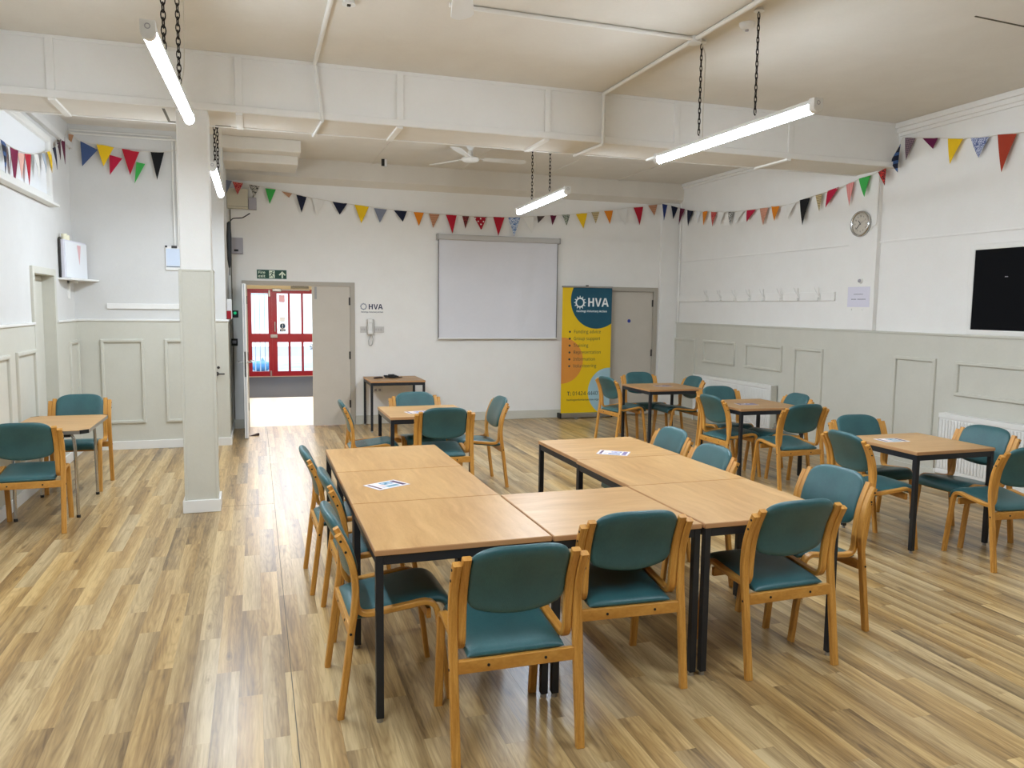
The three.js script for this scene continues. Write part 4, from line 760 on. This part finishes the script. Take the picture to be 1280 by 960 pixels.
{
  const s = thing('projector_screen', 'pulled down grey white projector screen on the end wall', 'screen', [2.565, 1.235, ZB]);
  part('roller_case', rb(-0.02, 1.90, 1.455, 1.535, 0.003, 0.085, 0.02, 3), std({ color: '#c4c1bd', roughness: 0.45 }), s);
  for (const x of [-0.02, 1.885]) part('case_end', rb(x - 0.006, x + 0.02, 1.45, 1.54, 0.002, 0.09, 0.01), std({ color: '#aaa7a4', roughness: 0.5 }), s);
  const g = new THREE.PlaneGeometry(1.86, 1.44, 60, 30).translate(0.935, 0.735, 0.05), p = g.attributes.position;
  for (let i = 0; i < p.count; i++) { const x = p.getX(i), y = p.getY(i); p.setZ(i, 0.05 + 0.006 * Math.sin(x * 5 + y * 2.2) + 0.006 * Math.sin((x - 1.4) * 14 - y * 4) * Math.exp(-((x - 1.35) ** 2) * 18)); }
  g.computeVertexNormals();
  part('screen_fabric', g, new THREE.MeshStandardMaterial({ map: M.screenFabric.map, roughness: 0.85, side: THREE.DoubleSide }), s);
  part('screen_edge', [bx(0.002, 0.008, 0.015, 1.46, 0.052, 0.062), bx(1.862, 1.868, 0.015, 1.46, 0.052, 0.062)], std({ color: '#5a5860' }), s);
  part('bottom_bar', rb(-0.004, 1.874, 0, 0.022, 0.04, 0.064, 0.006), M.whitePlastic, s);
}
{
  const W = 0.84, H = 2.0, b = thing('roller_banner', 'yellow roller banner with a teal circle reading HVA', 'banner', [4.905, 0, -11.25]);
  part('base', rb(-W / 2 - 0.005, W / 2 + 0.005, 0.01, 0.085, -0.06, 0.06, 0.012), M.steel, b);
  part('base_end', [rb(-W / 2 - 0.03, -W / 2, 0.008, 0.09, -0.065, 0.065, 0.012), rb(W / 2, W / 2 + 0.03, 0.008, 0.09, -0.065, 0.065, 0.012)], M.blackPlastic, b);
  for (const x of [-0.19, 0.21]) part('foot', rb(x - 0.03, x + 0.03, 0, 0.014, -0.1, 0.13, 0.004), M.steel, b);
  const g = new THREE.PlaneGeometry(W - 0.01, H - 0.04, 30, 40).translate(0, 0.08 + (H - 0.04) / 2, 0), p = g.attributes.position;
  for (let i = 0; i < p.count; i++) { const x = p.getX(i), y = p.getY(i); p.setZ(i, 0.004 * Math.sin(x * 9 + y * 2) + 0.003 * Math.sin(x * 21) + 0.02 * (x / W) ** 2); }
  g.computeVertexNormals();
  const tex = canvasTexture(840, 1960, (c, w, h) => {
    const px = (v) => v / 300 * w, py = (v) => v / 790 * h;
    c.fillStyle = '#ecc308'; c.fillRect(0, 0, w, h);
    c.fillStyle = '#e0913a'; c.beginPath(); c.arc(px(2), py(458), px(128), 0, 7); c.fill();
    c.fillStyle = '#a6c8d2'; c.beginPath(); c.ellipse(px(292), py(655), px(128), px(132), 0, 0, 7); c.fill();
    c.fillStyle = '#0d5167'; c.beginPath(); c.arc(px(208), py(80), px(158), 0, 7); c.fill();
    c.strokeStyle = '#eef2f0'; c.lineWidth = px(9); c.beginPath(); c.arc(px(106), py(96), px(24), 0, 7); c.stroke();
    for (let i = 0; i < 12; i++) { const a = i / 12 * 2 * PI; c.lineWidth = px(5); c.beginPath(); c.moveTo(px(106) + px(29) * Math.cos(a), py(96) + px(29) * Math.sin(a)); c.lineTo(px(106) + px(37) * Math.cos(a), py(96) + px(37) * Math.sin(a)); c.stroke(); }
    c.fillStyle = '#f2f4f2'; c.font = 'bold ' + px(66) + 'px sans-serif'; c.textBaseline = 'alphabetic'; c.fillText('HVA', px(150), py(120), px(132));
    c.font = 'bold ' + px(15) + 'px sans-serif'; c.fillText('Hastings Voluntary Action', px(84), py(155), px(196));
    c.fillStyle = '#1d2f33'; c.font = px(25) + 'px sans-serif';
    ['Funding advice', 'Group support', 'Training', 'Representation', 'Information', 'Volunteering'].forEach((s, i) => { const y = py(287 + i * 43); c.beginPath(); c.arc(px(48), y - px(8), px(6), 0, 7); c.fill(); c.fillText(s, px(70), y); });
    c.font = 'bold ' + px(30) + 'px sans-serif'; c.fillText('T:', px(38), py(678)); c.font = px(30) + 'px sans-serif'; c.fillText('01424 444010', px(70), py(678), px(205));
    c.font = 'bold ' + px(14) + 'px sans-serif'; c.fillText('hastingsvoluntaryaction.org.uk', px(36), py(712), px(230));
  });
  const pan = part('banner_panel', g, new THREE.MeshStandardMaterial({ map: tex, roughness: 0.5, side: THREE.DoubleSide }), b);
  part('top_rail', rb(-W / 2, W / 2, 2.03, 2.055, -0.014, 0.03, 0.005), M.steel, pan);
  part('pole', rod([0, 0.08, -0.03], [0, 2.05, -0.025], 0.009), M.steel, b);
  part('pole_clip', rb(-0.02, 0.02, 2.052, 2.07, -0.03, 0.0, 0.004), M.blackPlastic, b);
}
{ // boxes, button and reader beside the double doors
  const c = thing('control_box', 'grey control box with a small black display beside the double doors', 'box', [-0.32, 2.395, ZB]);
  part('box_body', rb(0, 0.185, 0, 0.215, 0, 0.07, 0.008), M.greyBox, c); part('display', rb(0.07, 0.125, 0.03, 0.058, 0.069, 0.072, 0.001), M.blackPlastic, c);
  const b = thing('trunking_box', 'large cream boxing high in the corner beside the double doors', 'box', [-0.325, 2.995, ZB]);
  part('box_body', rb(0, 0.265, 0, 0.26, 0, 0.12, 0.006), M.creamBox, b); part('lid_line', bx(0.002, 0.263, 0.02, 0.024, 0.1195, 0.1215), M.dirt, b);
  const g = thing('junction_box', 'small grey box hung with cables next to the cream boxing', 'box', [-0.055, 2.99, ZB]);
  part('box_body', rb(0, 0.105, 0, 0.16, 0, 0.08, 0.008), M.greyBox, g); part('cable_tail', tube([[0.06, 0.16, 0.05], [0.07, 0.22, 0.05], [0.05, 0.27, 0.04]], 0.008, 14, 6), M.darkSteel, g);
  const e = thing('exit_button', 'black exit button with a green light beside the open door leaf', 'button', [-0.30, 1.535, ZB]);
  part('button_plate', rb(0, 0.085, 0, 0.095, 0, 0.02, 0.006), M.blackPlastic, e); part('green_light', new THREE.CylinderGeometry(0.02, 0.02, 0.006, 18).rotateX(Q).translate(0.043, 0.06, 0.021), std({ color: '#1f8f60', emissive: '#25c985', emissiveIntensity: 0.25 }), e);
  const gl = new THREE.PointLight('#25c985', 0.0006); gl.position.set(0.043, 0.06, 0.05); e.add(gl);
  const r = thing('card_reader', 'black card reader below the exit button', 'reader', [-0.32, 1.15, ZB]);
  part('reader_body', rb(0, 0.09, 0, 0.095, 0, 0.028, 0.006), M.blackPlastic, r); part('reader_face', rb(0.02, 0.07, 0.03, 0.07, 0.027, 0.031, 0.002), M.greyBox, r);
  const w = thing('wall_cable', 'brown cable running down the corner beside the control box', 'cable', [-0.29, 0, ZB]);
  part('cable', rod([0, 0.13, 0.012], [0, 2.99, 0.012], 0.007, 6), M.dirt, w);
  const k = thing('call_point', 'red call point with a white cover at the alcove corner', 'call point', [XA, 1.53, ZA - 0.35]);
  part('cover', rb(0, 0.06, 0, 0.25, -0.06, 0.06, 0.01), M.whitePlastic, k); part('red_box', rb(0.0, 0.05, 0.005, 0.105, 0.065, 0.16, 0.006), M.red, k);
  const t = thing('umbrella', 'furled black umbrella hanging in the corner beside the double doors', 'umbrella', [-0.285, 2.15, ZA - 0.3]);
  part('canopy', new THREE.LatheGeometry([[0.001, 0], [0.012, 0.02], [0.026, 0.12], [0.03, 0.4], [0.022, 0.56], [0.001, 0.58]].map((p) => new THREE.Vector2(...p)), 12), M.blackPlastic, t);
  part('tip', rod([0, -0.08, 0], [0, 0.02, 0], 0.006), M.darkSteel, t); part('strap', tube([[0, 0.56, 0], [0.05, 0.62, -0.05], [0.16, 0.64, -0.1], [0.25, 0.7, -0.12]], 0.007, 24, 6), M.blackPlastic, t);
  const l = thing('lever_handle', 'dark lever handle and keyhole on the alcove panelling beside the pillar', 'handle', [-0.45, 0.878, ZA + 0.02]);
  part('rose', new THREE.CylinderGeometry(0.025, 0.025, 0.01, 20).rotateX(Q).translate(0, 0, 0.005), M.darkSteel, l); part('lever', [rod([0, 0, 0], [0, 0, 0.05], 0.009), rod([-0.01, 0, 0.05], [0.09, 0, 0.05], 0.009)], M.darkSteel, l); part('keyhole', new THREE.CylinderGeometry(0.016, 0.016, 0.008, 16).rotateX(Q).translate(0.02, 0.075, 0.004), M.darkSteel, l);
}
// ---------------------------------------------------------------- alcove fittings
{
  const c = thing('clipboard', 'white clipboard with a blue sheet hanging on the alcove wall', 'clipboard', [-0.982, 2.105, ZA]);
  part('board', rb(0, 0.20, 0, 0.275, 0.004, 0.02, 0.003), M.whiteGloss, c); part('sheet', bx(0.008, 0.192, 0.05, 0.25, 0.02, 0.022), std({ color: '#cfdaea', roughness: 0.7 }), c);
  part('sheet_bar', bx(0.008, 0.192, 0.035, 0.045, 0.02, 0.0225), std({ color: '#5f6b80' }), c); part('clip', rb(0.07, 0.13, 0.255, 0.285, 0.02, 0.034, 0.004), M.darkSteel, c); part('corner_clip', rb(0.0, 0.024, 0.262, 0.285, 0.018, 0.032, 0.003), M.blackPlastic, c);
  const w = thing('wall_conduit', 'pair of thin white conduits running down to the clipboard', 'conduit', [0, 0, ZA + 0.012]);
  for (const x of [-0.876, -0.832]) part('conduit', rod([x, 2.385, 0], [x, 3.58, 0], 0.011), M.pipeWhite, w);
  part('ceiling_run', [rod([XL + 0.02, 3.60, 0], [-0.83, 3.60, 0], 0.012), rod([XL + 0.02, 3.635, 0], [-0.876, 3.635, 0], 0.009)], M.pipeWhite, w);
  const sh = thing('corner_shelf', 'white corner shelf on the alcove side wall', 'shelf', [XL, 1.955, ZA]);
  const s = new THREE.Shape([[0, 0], [0.26, 0], [0.22, -0.12], [0.12, -0.72], [0, -0.75]].map((p) => new THREE.Vector2(...p)));
  part('board', metric(new THREE.ExtrudeGeometry(s, { depth: 0.02, bevelEnabled: false }).rotateX(-Q).scale(1, 1, 1)), M.whiteGloss, sh).scale.set(1, 1, 1);
  part('bracket', [bx(0.0, 0.02, -0.2, 0, 0.3, 0.33), bx(0.0, 0.1, -0.03, 0, 0.3, 0.33)], M.whiteGloss, sh);
  const p = thing('paper_pad', 'large white paper pad in a clear sleeve standing on the corner shelf', 'pad', [XL + 0.085, 1.976, ZA + 0.38], Q - 0.13);
  part('sheets', rb(-0.33, 0.33, 0, 0.40, -0.018, 0.018, 0.006), M.paper, p);
  part('front_sheet', rb(-0.31, 0.325, 0.005, 0.385, 0.018, 0.028, 0.004), std({ color: '#eef0f2', roughness: 0.35 }), p);
  part('pink_mark', new THREE.ExtrudeGeometry(new THREE.Shape([[0.02, 0.36], [0.13, 0.36], [0.08, 0.15]].map((q) => new THREE.Vector2(...q))), { depth: 0.001, bevelEnabled: false }).translate(0, 0, 0.0285), std({ color: '#e3b6b8' }), p);
  part('back_board', rb(-0.345, -0.30, 0.0, 0.42, -0.03, -0.016, 0.004), M.darkSteel, p);
  part('rolled_paper', [new THREE.CylinderGeometry(0.03, 0.03, 0.06, 16).translate(-0.26, 0.43, 0), new THREE.CylinderGeometry(0.025, 0.025, 0.05, 16).translate(-0.18, 0.425, 0)], std({ color: '#e9e3c6' }), p);
  const k = thing('pull_cord', 'thin pull cord hanging inside the side door frame', 'cord', [XL, 0, -8.36]);
  part('cord', tube([[-0.06, 1.97, 0], [-0.05, 1.85, -0.01], [-0.04, 1.75, -0.05], [-0.035, 1.70, -0.03]], 0.003, 24, 6), M.dirt, k); part('pull', new THREE.ConeGeometry(0.01, 0.03, 10).translate(-0.035, 1.69, -0.03), M.whitePlastic, k);
}
// ---------------------------------------------------------------- side wall fittings (local x = world z, local z into the room)
const onRight = (name, label, category, y, z, out = 0) => thing(name, label, category, [XR - out, y, z], -Q);
{
  const k = onRight('wall_clock', 'round chrome rimmed wall clock on the pilaster', 'clock', 2.695, -7.27, 0.05);
  part('clock_rim', new THREE.LatheGeometry([[0.118, 0], [0.142, 0.0], [0.146, 0.02], [0.138, 0.04], [0.122, 0.034], [0.118, 0.022]].map((p) => new THREE.Vector2(...p)), 48).rotateX(Q), M.chrome, k);
  const tex = canvasTexture(512, 512, (g) => { g.fillStyle = '#c9c1b3'; g.fillRect(0, 0, 512, 512); g.fillStyle = '#4a453f'; g.font = 'bold 52px sans-serif'; g.textAlign = 'center'; g.textBaseline = 'middle'; for (let i = 1; i <= 12; i++) { const a = i / 12 * 2 * PI; g.fillText(String(i), 256 + 180 * Math.sin(a), 256 - 180 * Math.cos(a)); } for (let i = 0; i < 60; i++) { const a = i / 60 * 2 * PI; g.fillRect(256 + 225 * Math.sin(a) - 2, 256 - 225 * Math.cos(a) - 2, 5, 5); } });
  part('clock_face', new THREE.CircleGeometry(0.121, 48).translate(0, 0, 0.02), std({ map: tex, roughness: 0.5 }), k);
  const hand = (len, w, turn, z) => new THREE.BoxGeometry(w, len, 0.002).translate(0, len / 2 - 0.012, z).rotateZ(-turn);
  part('hour_hand', hand(0.062, 0.008, 10.63 / 12 * 2 * PI, 0.024), M.blackPlastic, k); part('minute_hand', hand(0.095, 0.006, 38 / 60 * 2 * PI, 0.027), M.blackPlastic, k); part('second_hand', hand(0.1, 0.002, 11 / 60 * 2 * PI, 0.029), M.greyBox, k);
  part('clock_glass', new THREE.CircleGeometry(0.12, 40).translate(0, 0, 0.033), M.glass, k);
  const cb = onRight('clock_cable', 'thin white cable looping from the clock up the pilaster', 'cable', 0, -7.05, 0.05);
  part('cable', tube([[-0.08, 2.60, 0.02], [-0.03, 2.66, 0.012], [0.0, 2.66, 0.01], [0.012, 2.72, 0.01], [0.012, 3.1, 0.01], [0.012, 3.24, 0.01]], 0.006, 40, 6), M.pipeWhite, cb);
  const b = onRight('blackboard', 'black board in a white frame above the near radiator', 'board', 1.545, -5.79);
  part('board_panel', rb(0, 1.6, 0, 0.78, 0.006, 0.03, 0.002), M.boardBlack, b); part('board_frame', frameRing(1.72, 0.865, 0.06, 0.034, -0.06, -0.045, 0), M.whiteGloss, b);
  part('fixing', rb(0.33, 0.36, 0.50, 0.507, 0.029, 0.034, 0.001), M.greyBox, b);
  const h = onRight('coat_rail', 'white coat rail with eight hooks on the side wall', 'coat rail', 1.838, -11.36);
  part('rail_board', rb(0, 3.67, 0, 0.105, 0, 0.02, 0.004), M.white, h);
  for (const z of [-10.42, -10.07, -9.69, -9.35, -9.03, -8.66, -8.32, -7.94]) { const x = z + 11.36; part('hook', [tube([[x, 0.03, 0.02], [x, 0.04, 0.05], [x, 0.01, 0.055], [x + 0.02, 0.0, 0.07]], 0.006, 16, 6), tube([[x, 0.055, 0.02], [x, 0.07, 0.045], [x - 0.02, 0.12, 0.07], [x - 0.035, 0.165, 0.08]], 0.006, 16, 6), tube([[x, 0.055, 0.02], [x, 0.07, 0.04], [x + 0.02, 0.12, 0.06], [x + 0.03, 0.16, 0.07]], 0.006, 16, 6), rb(x - 0.014, x + 0.014, 0.01, 0.085, 0.018, 0.024, 0.002)], M.whiteGloss, h); }
  const n = onRight('paper_notice', 'pale paper notice pinned on the pilaster beside the coat rail', 'notice', 1.765, -7.43, 0.05);
  part('sheet', new THREE.BoxGeometry(0.34, 0.228, 0.003).translate(0.17, 0.114, 0.0025), std({ map: canvasTexture(256, 172, (g) => { g.fillStyle = '#dedbe6'; g.fillRect(0, 0, 256, 172); g.fillStyle = '#7d7b86'; for (let i = 0; i < 9; i++) g.fillRect(74 + i * 12, 60, 9, 6); for (let i = 0; i < 14; i++) if (i !== 5) g.fillRect(46 + i * 12, 102, 9, 7); }), roughness: 0.7 }), n);
  for (const x of [0.07, 0.24]) part('pin', new THREE.CylinderGeometry(0.008, 0.008, 0.012, 10).rotateX(Q).translate(x, -0.03, 0.006), M.whiteGloss, n);
  const s = onRight('wall_sensor', 'small round white sensor above the paper notice', 'sensor', 2.06, -7.24, 0.05);
  part('sensor_base', new THREE.CylinderGeometry(0.03, 0.034, 0.015, 20).rotateX(Q).translate(0, 0, 0.008), M.whiteGloss, s); part('sensor_dome', new THREE.SphereGeometry(0.02, 16, 10).translate(0, 0, 0.018), M.greyBox, s);
}
function radiator(z0, z1, label) {
  const r = onRight('radiator', label, 'radiator', 0.13, z0, 0.03), L = z1 - z0, H = 0.60;
  const n = Math.round(L / 0.036), ribs = []; for (let i = 0; i < n; i++) { const x = 0.02 + (L - 0.04) * (i + 0.5) / n; ribs.push(rb(x - 0.0125, x + 0.0125, 0.05, H - 0.06, 0.085, 0.102, 0.006)); }
  part('front_panel', [bx(0, L, 0, H - 0.01, 0.075, 0.09), rb(0, L, H - 0.05, H - 0.005, 0.08, 0.1, 0.008), rb(0, L, 0.0, 0.045, 0.08, 0.1, 0.008)], M.whiteGloss, r);
  part('ribs', ribs, M.whiteGloss, r);
  part('rear_panel', bx(0, L, 0, H - 0.01, 0.012, 0.03), M.whiteGloss, r);
  for (const x of [0, L]) part('side_grille', rb(x - 0.006, x + 0.006, 0, H, 0.01, 0.1, 0.003), M.stone, r);
  part('top_grille', rb(0, L, H - 0.012, H, 0.01, 0.1, 0.003), M.whiteGloss, r);
  for (const x of [-0.05, L + 0.05]) { part('valve', [rod([x, 0.03, 0.05], [x, 0.11, 0.05], 0.014), rod([x, 0.04, 0.05], [x < 0 ? 0 : L, 0.04, 0.05], 0.01)], M.chrome, r); part('pipe', rod([x, -0.13, 0.05], [x, 0.04, 0.05], 0.008), M.whiteGloss, r); }
}
radiator(-10.6, -8.66, 'long white ribbed radiator near the end wall behind two chair groups');
radiator(-6.0, -4.25, 'white ribbed radiator below the blackboard');

{ // the house number on the entrance glass
  const d = scene.getObjectByName('door_4').getObjectByName('main_leaf');
  part('number_nine', text('9', 0.12, 0.002).translate(1.235, 0.655, ZR - 0.05 + 0.029), M.ink, d);
}
renderer.render(scene, camera);
